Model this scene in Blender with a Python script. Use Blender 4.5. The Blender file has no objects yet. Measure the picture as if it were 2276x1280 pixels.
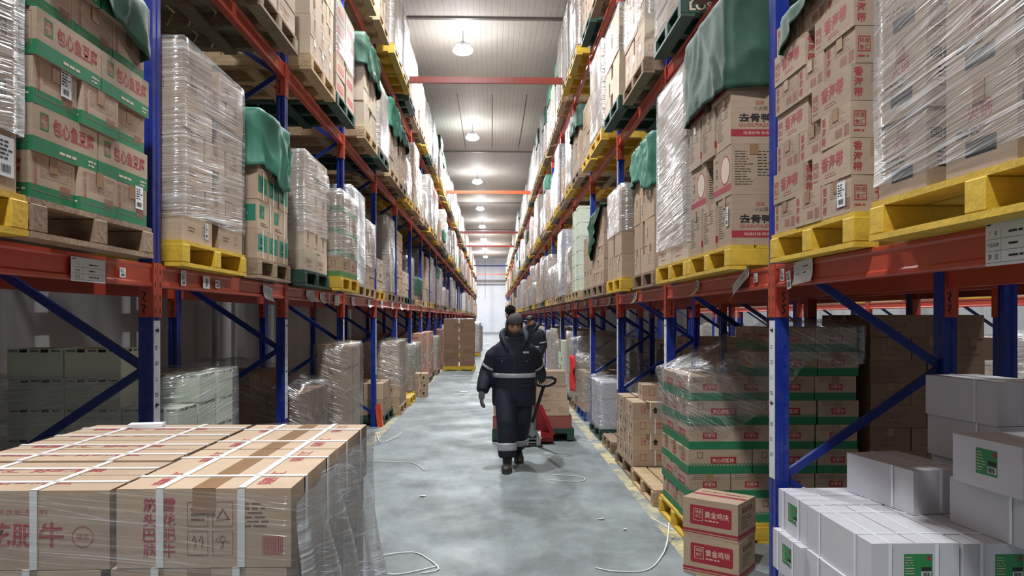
import bpy, bmesh, math, random
from mathutils import Vector, Matrix, noise

# ------------------------------------------------------------------ camera, light, exposure
SC = bpy.context.scene
COL = SC.collection
FPX, CAMH, YAW = 1660.0, 1.60, 0.0267
cam_d = bpy.data.cameras.new('camera'); cam = bpy.data.objects.new('camera', cam_d); COL.objects.link(cam)
cam_d.sensor_width = 36.0
cam_d.lens = FPX / 2276.0 * 36.0
cam_d.shift_y = (706 - 640) / 2276.0
cam_d.clip_start = 0.05; cam_d.clip_end = 300
cam.location = (0, 0, CAMH)
cam.rotation_euler = (math.pi / 2, 0, -YAW)
SC.camera = cam
SC.view_settings.view_transform = 'Standard'
SC.view_settings.look = 'None'
SC.view_settings.gamma = 1.0
SC.view_settings.use_curve_mapping = False
SC.view_settings.exposure = 0.2
SC.cycles.max_bounces = 6
SC.cycles.diffuse_bounces = 4
SC.cycles.glossy_bounces = 3
SC.cycles.transparent_max_bounces = 20
SC.cycles.sample_clamp_indirect = 6.0
SC.cycles.caustics_reflective = False
SC.cycles.caustics_refractive = False
SC.cycles.use_denoising = True
W = bpy.data.worlds.new('world'); SC.world = W; W.use_nodes = True
W.node_tree.nodes['Background'].inputs[0].default_value = (0.86, 0.92, 1.0, 1)
W.node_tree.nodes['Background'].inputs[1].default_value = 0.02   # dim fill light, added through the unbuilt end behind the camera

XL, XR, DEP = -1.71, 1.46, 0.95        # aisle faces of the two racks, rack depth
BAY, Y0F = 2.4, 1.41                   # bay pitch, first frame
NB = 31                                # bays down the aisle
def fy(n): return Y0F + BAY * n
LEV = [1.87, 3.70, 5.53]               # beam tops
UPH = 6.05
CEIL = 7.7
LAMP_Y = [-7.2, 0.5, 8.2, 15.9, 23.6, 31.3, 39.0, 46.7, 54.4, 62.1, 69.8]
LAMP_DOWN, LAMP_SIDE = 350.0, 40.0
def lamp_light(x, y, z, k=1.0):
    for kind, p in (('AREA', LAMP_DOWN), ('POINT', LAMP_SIDE)):
        l = bpy.data.lights.new('lamp_light', kind); l.energy = p * k; l.color = (0.93, 0.97, 1.0)
        if kind == 'AREA': l.shape = 'DISK'; l.size = 0.34
        else: l.shadow_soft_size = 0.15
        o = bpy.data.objects.new('lamp_light', l); COL.objects.link(o); o.location = (x, y, z - (0.0 if kind == 'AREA' else 0.16))
for _y in LAMP_Y: lamp_light(-0.62, _y, 7.17, 0.4 if _y < 0 else 1.0 if _y < 60 else 2.2)
for _y in (4.7, 12.4, 20.1, 27.8, 35.5): lamp_light(5.1, _y, 7.17)

# ------------------------------------------------------------------ helpers
rnd = random.Random(7)
ONES = 'zeroth first second third fourth fifth sixth seventh eighth ninth tenth eleventh twelfth thirteenth fourteenth fifteenth sixteenth seventeenth eighteenth nineteenth'.split()
TENS = {2: 'twent', 3: 'thirt', 4: 'fort', 5: 'fift', 6: 'sixt'}
def O(n):
    if n < 20: return ONES[n]
    t, o = divmod(n, 10)
    return TENS[t] + 'ieth' if o == 0 else TENS[t] + 'y-' + ONES[o]

def s2l(c): 
    return tuple(((v / 255.0) / 12.92 if v / 255.0 <= 0.04045 else ((v / 255.0 + 0.055) / 1.055) ** 2.4) for v in c)

MATS = {}
def mat(name, rgb, rough=0.6, metal=0.0, var=0.0, nscale=6.0, bump=0.0, bscale=60.0, stretch=(1, 1, 1), rand=0.0, spec=0.5, dirt=None, dscale=3.0, damt=0.4):
    """a principled material with noise colour variation, object-random value and noise bump"""
    if name in MATS: return MATS[name]
    m = bpy.data.materials.new(name); m.use_nodes = True; MATS[name] = m
    nt = m.node_tree; N = nt.nodes; L = nt.links
    b = N['Principled BSDF']
    b.inputs['Roughness'].default_value = rough; b.inputs['Metallic'].default_value = metal
    b.inputs['Specular IOR Level'].default_value = spec
    col = s2l(rgb)
    b.inputs['Base Color'].default_value = (*col, 1)
    tc = N.new('ShaderNodeTexCoord')
    if var or rand or dirt:
        mp = N.new('ShaderNodeMapping'); mp.inputs['Scale'].default_value = stretch; L.new(tc.outputs['Object'], mp.inputs[0])
        nz = N.new('ShaderNodeTexNoise'); nz.inputs['Scale'].default_value = nscale; nz.inputs['Detail'].default_value = 4; L.new(mp.outputs[0], nz.inputs['Vector'])
        mr = N.new('ShaderNodeMapRange'); mr.inputs[1].default_value = 0.3; mr.inputs[2].default_value = 0.7
        mr.inputs[3].default_value = 1 - var; mr.inputs[4].default_value = 1 + var; L.new(nz.outputs[0], mr.inputs[0])
        oi = N.new('ShaderNodeObjectInfo')
        m2 = N.new('ShaderNodeMapRange'); m2.inputs[3].default_value = 1 - rand; m2.inputs[4].default_value = 1 + rand; L.new(oi.outputs['Random'], m2.inputs[0])
        mu = N.new('ShaderNodeMath'); mu.operation = 'MULTIPLY'; L.new(mr.outputs[0], mu.inputs[0]); L.new(m2.outputs[0], mu.inputs[1])
        hs = N.new('ShaderNodeHueSaturation'); hs.inputs['Color'].default_value = (*col, 1); L.new(mu.outputs[0], hs.inputs['Value'])
        out = hs.outputs[0]
        if dirt:
            nd = N.new('ShaderNodeTexNoise'); nd.inputs['Scale'].default_value = dscale; nd.inputs['Detail'].default_value = 6; nd.inputs['Roughness'].default_value = 0.7; L.new(tc.outputs['Object'], nd.inputs['Vector'])
            rd = N.new('ShaderNodeMapRange'); rd.inputs[1].default_value = 0.5; rd.inputs[2].default_value = 0.75; rd.inputs[4].default_value = damt; L.new(nd.outputs[0], rd.inputs[0])
            mx = N.new('ShaderNodeMixRGB'); mx.inputs[2].default_value = (*s2l(dirt), 1); L.new(rd.outputs[0], mx.inputs[0]); L.new(out, mx.inputs[1]); out = mx.outputs[0]
        L.new(out, b.inputs['Base Color'])
    if bump:
        nb = N.new('ShaderNodeTexNoise'); nb.inputs['Scale'].default_value = bscale; nb.inputs['Detail'].default_value = 3; L.new(tc.outputs['Object'], nb.inputs['Vector'])
        bp = N.new('ShaderNodeBump'); bp.inputs['Strength'].default_value = bump; bp.inputs['Distance'].default_value = 0.01; L.new(nb.outputs[0], bp.inputs['Height']); L.new(bp.outputs[0], b.inputs['Normal'])
    return m

def film_mat(name, lo, hi, ang, gloss, tint=(0.9, 0.92, 0.94), rough=0.22, milky=0.0):
    """stretch film: clear where flat, milky where it gathers in streaks, thin pale lines painted as glints (UV in metres)"""
    m = bpy.data.materials.new(name); m.use_nodes = True; MATS[name] = m
    nt = m.node_tree; N = nt.nodes; L = nt.links
    for n in list(N): N.remove(n)
    out = N.new('ShaderNodeOutputMaterial')
    uv = N.new('ShaderNodeUVMap')
    def streak(angle, sc, det=3.0):
        mp = N.new('ShaderNodeMapping'); mp.vector_type = 'POINT'
        mp.inputs['Rotation'].default_value = (0, 0, angle); L.new(uv.outputs[0], mp.inputs[0])
        m2 = N.new('ShaderNodeMapping'); m2.inputs['Scale'].default_value = sc; L.new(mp.outputs[0], m2.inputs[0])
        nz = N.new('ShaderNodeTexNoise'); nz.inputs['Scale'].default_value = 1; nz.inputs['Detail'].default_value = det; nz.inputs['Distortion'].default_value = 0.5; L.new(m2.outputs[0], nz.inputs['Vector'])
        return nz.outputs[0]
    a = streak(ang, (1.1, 90, 1), 2); c = streak(ang * 0.62, (0.8, 46, 1), 2); d = streak(0, (2.0, 2.2, 1), 4)
    mx = N.new('ShaderNodeMath'); mx.operation = 'MAXIMUM'; L.new(a, mx.inputs[0]); L.new(c, mx.inputs[1])
    ad = N.new('ShaderNodeMath'); ad.operation = 'MULTIPLY'; L.new(mx.outputs[0], ad.inputs[0])
    dm = N.new('ShaderNodeMapRange'); dm.inputs[1].default_value = 0.3; dm.inputs[2].default_value = 0.7; dm.inputs[3].default_value = 0.82; dm.inputs[4].default_value = 1.16; L.new(d, dm.inputs[0]); L.new(dm.outputs[0], ad.inputs[1])
    fr = N.new('ShaderNodeMapRange'); fr.inputs[1].default_value = 0.55; fr.inputs[2].default_value = 0.82; fr.inputs[3].default_value = lo; fr.inputs[4].default_value = hi; fr.clamp = True; L.new(ad.outputs[0], fr.inputs[0])
    bp = N.new('ShaderNodeBump'); bp.inputs['Strength'].default_value = 1.0; bp.inputs['Distance'].default_value = 0.012; L.new(ad.outputs[0], bp.inputs['Height'])
    p = N.new('ShaderNodeBsdfPrincipled'); p.inputs['Base Color'].default_value = (*tint, 1); p.inputs['Roughness'].default_value = rough; L.new(bp.outputs[0], p.inputs['Normal'])
    p.inputs['Specular IOR Level'].default_value = 0.8
    t = N.new('ShaderNodeBsdfTransparent'); t.inputs[0].default_value = (0.96, 0.965, 0.97, 1)
    g = N.new('ShaderNodeBsdfGlossy'); g.inputs['Roughness'].default_value = 0.16; L.new(bp.outputs[0], g.inputs['Normal'])
    s1 = N.new('ShaderNodeMixShader'); s1.inputs[0].default_value = gloss; L.new(t.outputs[0], s1.inputs[1]); L.new(g.outputs[0], s1.inputs[2])
    e = streak(ang * 1.7 + 0.04, (2.6, 150, 1), 2)  # fine pale lines painted into the film as sparkle highlights
    fe = N.new('ShaderNodeMapRange'); fe.inputs[1].default_value = 0.62; fe.inputs[2].default_value = 0.70; fe.inputs[3].default_value = 0; fe.inputs[4].default_value = hi * 0.9; L.new(e, fe.inputs[0])
    fm = N.new('ShaderNodeMath'); fm.operation = 'MAXIMUM'; L.new(fr.outputs[0], fm.inputs[0]); L.new(fe.outputs[0], fm.inputs[1])
    s2 = N.new('ShaderNodeMixShader'); L.new(fm.outputs[0], s2.inputs[0]); L.new(s1.outputs[0], s2.inputs[1]); L.new(p.outputs[0], s2.inputs[2])
    L.new(s2.outputs[0], out.inputs['Surface'])
    return m

# ---- mesh building
def new_mesh(name, bm, mats, smooth=False):
    me = bpy.data.meshes.new(name); bm.normal_update(); bm.to_mesh(me); bm.free()
    for m in mats: me.materials.append(m)
    if smooth: me.polygons.foreach_set('use_smooth', [True] * len(me.polygons))
    return me
def obj(name, me, parent=None, loc=(0, 0, 0), rot=(0, 0, 0)):
    o = bpy.data.objects.new(name, me); COL.objects.link(o)
    if parent: o.parent = parent
    o.location = loc; o.rotation_euler = rot
    return o
def tag(o, label=None, cat=None, group=None, kind=None):
    if label: o['label'] = label
    if cat: o['category'] = cat
    if group: o['group'] = group
    o['kind'] = kind or 'thing'
    return o
def thing(name, label, cat, loc=(0, 0, 0), rz=0.0, group=None):
    o = obj(name, None, None, loc, (0, 0, rz)); o.empty_display_size = 0.1
    return tag(o, label, cat, group)
def bbox(bm, x0, x1, y0, y1, z0, z1, mi=0, M=None):
    vs = [Vector((x, y, z)) for z in (z0, z1) for x, y in ((x0, y0), (x1, y0), (x1, y1), (x0, y1))]
    if M is not None: vs = [M @ v for v in vs]
    v = [bm.verts.new(p) for p in vs]
    fs = []
    for idx in ((3, 2, 1, 0), (4, 5, 6, 7), (0, 1, 5, 4), (1, 2, 6, 5), (2, 3, 7, 6), (3, 0, 4, 7)):
        f = bm.faces.new([v[i] for i in idx]); f.material_index = mi; fs.append(f)
    return v, fs
def bar(bm, a, b, w, h, mi=0, up=Vector((0, 0, 1))):
    """a rectangular bar from a to b"""
    a = Vector(a); b = Vector(b); d = (b - a); L_ = d.length; x = d.normalized()
    if abs(x.dot(up)) > 0.99: up = Vector((0, 1, 0))
    y = up.cross(x).normalized(); z = x.cross(y)
    M = Matrix((x, y, z)).transposed().to_4x4(); M.translation = a
    return bbox(bm, 0, L_, -w / 2, w / 2, -h / 2, h / 2, mi, M)
def tube(bm, pts, r, n=8, mi=0, close=False, flat=1.0):
    """a tube through pts (r a number or one radius per point)"""
    pts = [Vector(p) for p in pts]; K = len(pts); rings = []
    ref = None
    for i, p in enumerate(pts):
        if close: t = (pts[(i + 1) % K] - pts[i - 1])
        else: t = (pts[min(i + 1, K - 1)] - pts[max(i - 1, 0)])
        t.normalize()
        if ref is None:
            ref = Vector((0, 0, 1)) if abs(t.z) < 0.9 else Vector((1, 0, 0))
        s = ref.cross(t)
        if s.length < 1e-6: s = Vector((1, 0, 0)).cross(t)
        s.normalize(); u = t.cross(s).normalized(); ref = u
        rr = r[i] if isinstance(r, (list, tuple)) else r
        rings.append([bm.verts.new(p + (s * math.cos(a) + u * math.sin(a) * flat) * rr) for a in [2 * math.pi * k / n for k in range(n)]])
    rng = range(K if close else K - 1)
    for i in rng:
        A, B = rings[i], rings[(i + 1) % K]
        for k in range(n):
            f = bm.faces.new((A[k], A[(k + 1) % n], B[(k + 1) % n], B[k])); f.material_index = mi
    if not close:
        f = bm.faces.new(rings[0][::-1]); f.material_index = mi
        f = bm.faces.new(rings[-1]); f.material_index = mi
def disc(bm, c, r, z0, z1, n=24, mi=0, r2=None):
    """vertical cylinder / cone frustum"""
    r2 = r if r2 is None else r2
    a = [bm.verts.new((c[0] + r * math.cos(2 * math.pi * k / n), c[1] + r * math.sin(2 * math.pi * k / n), z0)) for k in range(n)]
    b = [bm.verts.new((c[0] + r2 * math.cos(2 * math.pi * k / n), c[1] + r2 * math.sin(2 * math.pi * k / n), z1)) for k in range(n)]
    for k in range(n):
        bm.faces.new((a[k], a[(k + 1) % n], b[(k + 1) % n], b[k])).material_index = mi
    bm.faces.new(a[::-1]).material_index = mi; bm.faces.new(b).material_index = mi

# ---- lettering (the default font falls back to CJK glyphs)
TXT = {}
def text_geo(s, fat=0.0):
    """(verts, faces) of a line of text, 1 unit high, centred"""
    k = (s, fat)
    if k in TXT: return TXT[k]
    cu = bpy.data.curves.new('txt', 'FONT'); cu.body = s; cu.size = 1.0; cu.align_x = 'CENTER'; cu.align_y = 'CENTER'; cu.resolution_u = 2; cu.offset = fat
    o = bpy.data.objects.new('txt', cu); COL.objects.link(o)
    dg = bpy.context.evaluated_depsgraph_get(); me = bpy.data.meshes.new_from_object(o.evaluated_get(dg))
    vs = [v.co.copy() for v in me.vertices]; fs = [tuple(p.vertices) for p in me.polygons]
    bpy.data.objects.remove(o); bpy.data.curves.remove(cu); bpy.data.meshes.remove(me)
    if vs:
        x0 = min(v.x for v in vs); x1 = max(v.x for v in vs); y0 = min(v.y for v in vs); y1 = max(v.y for v in vs)
        c = Vector(((x0 + x1) / 2, (y0 + y1) / 2, 0)); vs = [v - c for v in vs]
        TXT[k] = (vs, fs, x1 - x0, y1 - y0)
    else: TXT[k] = ([], [], 1, 1)
    return TXT[k]
def put_text(bm, s, M, u, v, h=None, w=None, mi=0, vert=False, fat=0.0, slant=0.0, rot=0.0):
    """lettering in the plane M (x right, y up), centred at u, v; h = glyph height, w = overall width"""
    if vert:
        n = len(s)
        for i, ch in enumerate(s): put_text(bm, ch, M, u, v + (n / 2 - 0.5 - i) * h * 1.12, h, None, mi, False, fat, 0, rot)
        return
    vs, fs, tw, th = text_geo(s, fat)
    if not vs: return
    sy = (h / th) if h else (w / tw); sx = (w / tw) if w else sy
    cr, sr = math.cos(rot), math.sin(rot)
    bv = []
    for p in vs:
        x, y = p.x * sx + p.y * sy * slant, p.y * sy
        bv.append(bm.verts.new(M @ Vector((u + x * cr - y * sr, v + x * sr + y * cr, 0))))
    for f in fs:
        try: bm.faces.new([bv[i] for i in f]).material_index = mi
        except ValueError: pass
def put_rect(bm, M, u0, v0, u1, v1, mi=0, lift=0.0):
    f = bm.faces.new([bm.verts.new(M @ Vector((u, v, lift))) for u, v in ((u0, v0), (u1, v0), (u1, v1), (u0, v1))]); f.material_index = mi
def put_frame(bm, M, u0, v0, u1, v1, t, mi=0):
    put_rect(bm, M, u0, v0, u1, v0 + t, mi); put_rect(bm, M, u0, v1 - t, u1, v1, mi)
    put_rect(bm, M, u0, v0 + t, u0 + t, v1 - t, mi); put_rect(bm, M, u1 - t, v0 + t, u1, v1 - t, mi)
def put_lines(bm, M, u0, v0, u1, v1, n, mi, seed=0, fill=0.45):
    """rows of print too small to read"""
    r = random.Random(seed); h = (v1 - v0) / n
    for i in range(n):
        y = v1 - (i + 0.5) * h; x = u0
        end = u0 + (u1 - u0) * r.uniform(0.55, 1.0)
        while x < end:
            w = r.uniform(0.012, 0.04); x2 = min(x + w, end)
            put_rect(bm, M, x, y - h * fill / 2, x2, y + h * fill / 2, mi); x = x2 + 0.006
def put_bars(bm, M, u0, v0, u1, v1, mi, seed=0):
    r = random.Random(seed); x = u0
    while x < u1:
        w = r.choice((0.0012, 0.002, 0.003)) * (u1 - u0) / 0.05; put_rect(bm, M, x, v0, min(x + w, u1), v1, mi); x += w + r.choice((0.0012, 0.002)) * (u1 - u0) / 0.05
def facemat(face, L_, W_, H_, e=0.0015):
    """frame of a carton's face: origin at the middle of the face's bottom edge"""
    if face == 'F': x, y, o = (1, 0, 0), (0, 0, 1), (0, -W_ / 2 - e, 0)
    if face == 'B': x, y, o = (-1, 0, 0), (0, 0, 1), (0, W_ / 2 + e, 0)
    if face == 'E': x, y, o = (0, 1, 0), (0, 0, 1), (L_ / 2 + e, 0, 0)
    if face == 'W': x, y, o = (0, -1, 0), (0, 0, 1), (-L_ / 2 - e, 0, 0)
    if face == 'T': x, y, o = (1, 0, 0), (0, 1, 0), (0, 0, H_ + e)
    if face == 'S': x, y, o = (0, 1, 0), (-1, 0, 0), (0, 0, H_ + e)
    x = Vector(x); y = Vector(y); z = x.cross(y)
    M = Matrix((x, y, z)).transposed().to_4x4(); M.translation = Vector(o)
    return M

# ------------------------------------------------------------------ materials
CARD = mat('cardboard', (180, 156, 132), 0.75, var=0.06, nscale=9, stretch=(1, 1, 6), rand=0.10, bump=0.08, bscale=40, spec=0.25)
CARD2 = mat('cardboard_grey', (170, 149, 128), 0.75, var=0.07, nscale=9, stretch=(1, 1, 6), rand=0.12, bump=0.08, bscale=40, spec=0.25)
CARD3 = mat('cardboard_pale', (196, 178, 156), 0.72, var=0.05, nscale=9, stretch=(1, 1, 6), rand=0.08, bump=0.06, bscale=40, spec=0.25)
CARDD = mat('cardboard_dark', (136, 108, 88), 0.75, var=0.06, nscale=9, stretch=(1, 1, 6), rand=0.12, bump=0.08, bscale=40, spec=0.25)
WHITEC = mat('white_board', (200, 198, 204), 0.55, var=0.03, nscale=5, rand=0.04, bump=0.05, bscale=30, spec=0.3)
FOAM = mat('foam_board', (212, 220, 200), 0.6, var=0.03, nscale=8, rand=0.05, bump=0.1, bscale=120, spec=0.25)
RED = mat('print_red', (160, 58, 62), 0.7, var=0.08, nscale=30)
CRIM = mat('print_crimson', (158, 40, 58), 0.65, var=0.05, nscale=20)
FAINT = mat('print_faint', (158, 104, 90), 0.7, var=0.08, nscale=30)
GREEN = mat('print_green', (34, 116, 74), 0.7, var=0.06, nscale=20)
BLACK = mat('print_black', (40, 34, 32), 0.7, var=0.08, nscale=30)
BROWNP = mat('print_brown', (112, 74, 62), 0.7, var=0.08, nscale=30)
PALEP = mat('print_pale', (214, 190, 170), 0.7, var=0.05, nscale=30)
PAPER = mat('paper', (222, 224, 226), 0.6, var=0.03, nscale=12, rand=0.04)
TAPE = mat('brown_tape', (150, 118, 88), 0.25, var=0.05, nscale=20, spec=0.6)
STRAP = mat('white_strap', (226, 224, 220), 0.4, var=0.03, nscale=40)
LABELG = mat('label_green', (44, 128, 72), 0.5, var=0.04, nscale=30)
BLUE = mat('upright_blue', (17, 42, 132), 0.38, var=0.08, nscale=14, dirt=(120, 120, 130), dscale=9, damt=0.25)
BRACE = mat('brace_blue', (20, 42, 120), 0.4, var=0.08, nscale=14)
ORANGE = mat('beam_orange', (182, 70, 50), 0.36, var=0.06, nscale=5, stretch=(1, 0.3, 1), dirt=(140, 80, 70), dscale=4, damt=0.35, rand=0.06)
ORANGE2 = mat('tie_orange', (208, 78, 40), 0.34, var=0.06, nscale=5)
DARKSLOT = mat('slot_dark', (14, 14, 18), 0.8)
STEEL = mat('galvanised', (176, 178, 182), 0.35, 0.8, var=0.06, nscale=30)
YELLOW = mat('pallet_yellow', (208, 170, 52), 0.6, var=0.12, nscale=7, stretch=(1, 1, 4), bump=0.25, bscale=50, dirt=(120, 96, 44), dscale=8, damt=0.5, rand=0.06)
WOOD = mat('pallet_wood', (140, 118, 96), 0.75, var=0.22, nscale=6, stretch=(2, 8, 8), bump=0.3, bscale=50, dirt=(80, 66, 56), dscale=7, damt=0.6, rand=0.12)
WOODL = mat('pallet_wood_pale', (180, 154, 118), 0.75, var=0.18, nscale=6, stretch=(2, 8, 8), bump=0.3, bscale=50, dirt=(110, 90, 66), dscale=7, damt=0.5, rand=0.1)
PGREEN = mat('pallet_green', (32, 66, 52), 0.55, var=0.15, nscale=9, bump=0.2, bscale=50, dirt=(66, 70, 60), dscale=8, damt=0.5)
PBLUE = mat('pallet_blue', (26, 62, 128), 0.55, var=0.15, nscale=9, bump=0.2, bscale=50)
TARP = mat('tarp_green', (42, 78, 60), 0.62, var=0.1, nscale=5, bump=0.25, bscale=14, rand=0.08)
TARP2 = mat('tarp_teal', (60, 122, 100), 0.6, var=0.1, nscale=5, bump=0.3, bscale=14)
TARPD = mat('tarp_dark', (22, 30, 34), 0.7, var=0.1, nscale=5, bump=0.25, bscale=14)
FILM = film_mat('film', 0.08, 0.72, -0.10, 0.14, rough=0.2)
FILMH = film_mat('film_heavy', 0.12, 0.70, -0.14, 0.26, rough=0.18)
FILMHL = film_mat('film_heavy_falling', 0.12, 0.70, 0.12, 0.26, rough=0.18)
FILMC = film_mat('film_clear', 0.03, 0.40, 0.5, 0.15, rough=0.12)
FILMX = film_mat('film_diagonal', 0.08, 0.75, -0.16, 0.18, rough=0.16)
FILMS = film_mat('film_skirt', 0.20, 0.95, 0.16, 0.30, rough=0.16)
FILMF = film_mat('film_faint', 0.03, 0.26, 0.10, 0.10, rough=0.2)
# ------------------------------------------------------------------ the room
def floor_mat():
    m = bpy.data.materials.new('concrete_floor'); m.use_nodes = True
    nt = m.node_tree; N = nt.nodes; L = nt.links; b = N['Principled BSDF']
    tc = N.new('ShaderNodeTexCoord')
    def nz(sc, det, ro, st=(1, 1, 1)):
        mp = N.new('ShaderNodeMapping'); mp.inputs['Scale'].default_value = st; L.new(tc.outputs['Object'], mp.inputs[0])
        n = N.new('ShaderNodeTexNoise'); n.inputs['Scale'].default_value = sc; n.inputs['Detail'].default_value = det; n.inputs['Roughness'].default_value = ro; L.new(mp.outputs[0], n.inputs['Vector']); return n.outputs[0]
    r1 = N.new('ShaderNodeValToRGB'); L.new(nz(0.9, 8, 0.65), r1.inputs[0])
    e = r1.color_ramp.elements; e[0].position = 0.3; e[0].color = (*s2l((100, 106, 108)), 1); e[1].position = 0.72; e[1].color = (*s2l((158, 166, 168)), 1)
    r2 = N.new('ShaderNodeValToRGB'); L.new(nz(2.2, 9, 0.72, (1, 0.45, 1)), r2.inputs[0])
    e = r2.color_ramp.elements; e[0].position = 0.34; e[0].color = (0.52, 0.52, 0.52, 1); e[1].position = 0.56; e[1].color = (1, 1, 1, 1)
    mu = N.new('ShaderNodeMixRGB'); mu.blend_type = 'MULTIPLY'; mu.inputs[0].default_value = 0.8; L.new(r1.outputs[0], mu.inputs[1]); L.new(r2.outputs[0], mu.inputs[2])
    sx = N.new('ShaderNodeSeparateXYZ'); L.new(tc.outputs['Object'], sx.inputs[0])
    wob = nz(1.3, 2, 0.5)
    masks = []
    for c in (1.33, -1.56):
        s = N.new('ShaderNodeMath'); s.operation = 'SUBTRACT'; s.inputs[1].default_value = c; L.new(sx.outputs[0], s.inputs[0])
        a = N.new('ShaderNodeMath'); a.operation = 'ABSOLUTE'; L.new(s.outputs[0], a.inputs[0])
        k = N.new('ShaderNodeMath'); k.operation = 'LESS_THAN'; k.inputs[1].default_value = 0.06; L.new(a.outputs[0], k.inputs[0]); masks.append(k.outputs[0])
    ad = N.new('ShaderNodeMath'); ad.operation = 'ADD'; L.new(masks[0], ad.inputs[0]); L.new(masks[1], ad.inputs[1])
    wr = N.new('ShaderNodeMapRange'); wr.inputs[1].default_value = 0.44; wr.inputs[2].default_value = 0.58; L.new(nz(3.2, 10, 0.75), wr.inputs[0])
    mk = N.new('ShaderNodeMath'); mk.operation = 'MULTIPLY'; L.new(ad.outputs[0], mk.inputs[0]); L.new(wr.outputs[0], mk.inputs[1])
    mx = N.new('ShaderNodeMixRGB'); mx.inputs[2].default_value = (*s2l((204, 190, 140)), 1); L.new(mk.outputs[0], mx.inputs[0]); L.new(mu.outputs[0], mx.inputs[1])
    L.new(mx.outputs[0], b.inputs['Base Color'])
    rr = N.new('ShaderNodeMapRange'); rr.inputs[1].default_value = 0.3; rr.inputs[2].default_value = 0.7; rr.inputs[3].default_value = 0.46; rr.inputs[4].default_value = 0.74; b.inputs['Specular IOR Level'].default_value = 0.35; L.new(nz(1.7, 6, 0.6), rr.inputs[0]); L.new(rr.outputs[0], b.inputs['Roughness'])
    bp = N.new('ShaderNodeBump'); bp.inputs['Strength'].default_value = 0.15; bp.inputs['Distance'].default_value = 0.01; L.new(nz(14, 6, 0.7), bp.inputs['Height']); L.new(bp.outputs[0], b.inputs['Normal'])
    return m
def panel_mat(name, rgb, axis, pitch, rough, strength):
    """insulated panel with fine pressed ribs at a pitch along one axis"""
    m = bpy.data.materials.new(name); m.use_nodes = True
    nt = m.node_tree; N = nt.nodes; L = nt.links; b = N['Principled BSDF']
    b.inputs['Roughness'].default_value = rough; b.inputs['Specular IOR Level'].default_value = 0.25
    tc = N.new('ShaderNodeTexCoord'); sx = N.new('ShaderNodeSeparateXYZ'); L.new(tc.outputs['Object'], sx.inputs[0])
    w = N.new('ShaderNodeMath'); w.operation = 'MULTIPLY'; w.inputs[1].default_value = 1.0 / pitch; L.new(sx.outputs[axis], w.inputs[0])
    f = N.new('ShaderNodeMath'); f.operation = 'FRACT'; L.new(w.outputs[0], f.inputs[0])
    k = N.new('ShaderNodeMath'); k.operation = 'PINGPONG'; k.inputs[1].default_value = 0.5; L.new(f.outputs[0], k.inputs[0])
    mr = N.new('ShaderNodeMapRange'); mr.inputs[1].default_value = 0.0; mr.inputs[2].default_value = 0.12; L.new(k.outputs[0], mr.inputs[0])
    nz = N.new('ShaderNodeTexNoise'); nz.inputs['Scale'].default_value = 0.7; nz.inputs['Detail'].default_value = 5; L.new(tc.outputs['Object'], nz.inputs['Vector'])
    cr = N.new('ShaderNodeMapRange'); cr.inputs[1].default_value = 0.3; cr.inputs[2].default_value = 0.7; cr.inputs[3].default_value = 0.9; cr.inputs[4].default_value = 1.06; L.new(nz.outputs[0], cr.inputs[0])
    rib = N.new('ShaderNodeMapRange'); rib.inputs[3].default_value = 0.86; rib.inputs[4].default_value = 1.0; L.new(mr.outputs[0], rib.inputs[0])
    mm = N.new('ShaderNodeMath'); mm.operation = 'MULTIPLY'; L.new(cr.outputs[0], mm.inputs[0]); L.new(rib.outputs[0], mm.inputs[1])
    hs = N.new('ShaderNodeHueSaturation'); hs.inputs['Color'].default_value = (*s2l(rgb), 1); L.new(mm.outputs[0], hs.inputs['Value']); L.new(hs.outputs[0], b.inputs['Base Color'])
    bp = N.new('ShaderNodeBump'); bp.inputs['Strength'].default_value = strength; bp.inputs['Distance'].default_value = 0.01; L.new(mr.outputs[0], bp.inputs['Height']); L.new(bp.outputs[0], b.inputs['Normal'])
    return m
YEND = 76.0
def slab(name, x0, x1, y0, y1, z0, z1, m):
    bm = bmesh.new(); bbox(bm, x0, x1, y0, y1, z0, z1); o = obj(name, new_mesh(name, bm, [m])); tag(o, kind='structure'); return o
slab('floor', -3.2, 13, -9, YEND + 0.2, -0.15, 0, floor_mat())
slab('ceiling', -3.2, 13, -9, YEND + 0.2, CEIL, CEIL + 0.15, panel_mat('ceiling_panel', (216, 209, 202), 0, 0.12, 0.62, 0.22))
slab('wall_left', -3.2, -3.0, -9, YEND, 0, CEIL, panel_mat('wall_panel', (178, 172, 170), 1, 0.96, 0.45, 0.3))
slab('wall_right', 12.8, 13, -9, YEND, 0, CEIL, panel_mat('wall_panel_right', (208, 206, 206), 1, 0.96, 0.45, 0.3))
slab('wall_far', -3.2, 13, YEND, YEND + 0.2, 0, CEIL, panel_mat('wall_panel_far', (226, 230, 238), 0, 3.2, 0.45, 0.05))
SEAM = mat('seam_grey', (120, 114, 110), 0.45)
for i, y in enumerate((3.0, 15.2, 27.4, 39.6, 51.8, 64.0)):
    slab('trim_%d' % (i + 1), -3.0, 12.8, y - 0.05, y + 0.05, CEIL - 0.035, CEIL - 0.001, SEAM)
slab('trim_7', -1.9, 1.6, YEND - 0.08, YEND - 0.001, 5.2, 5.45, SEAM)
slab('baseboard_far', -3.0, 12.8, YEND - 0.05, YEND - 0.001, 0.002, 0.16, mat('kerb_grey', (176, 178, 182), 0.6))
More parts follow.
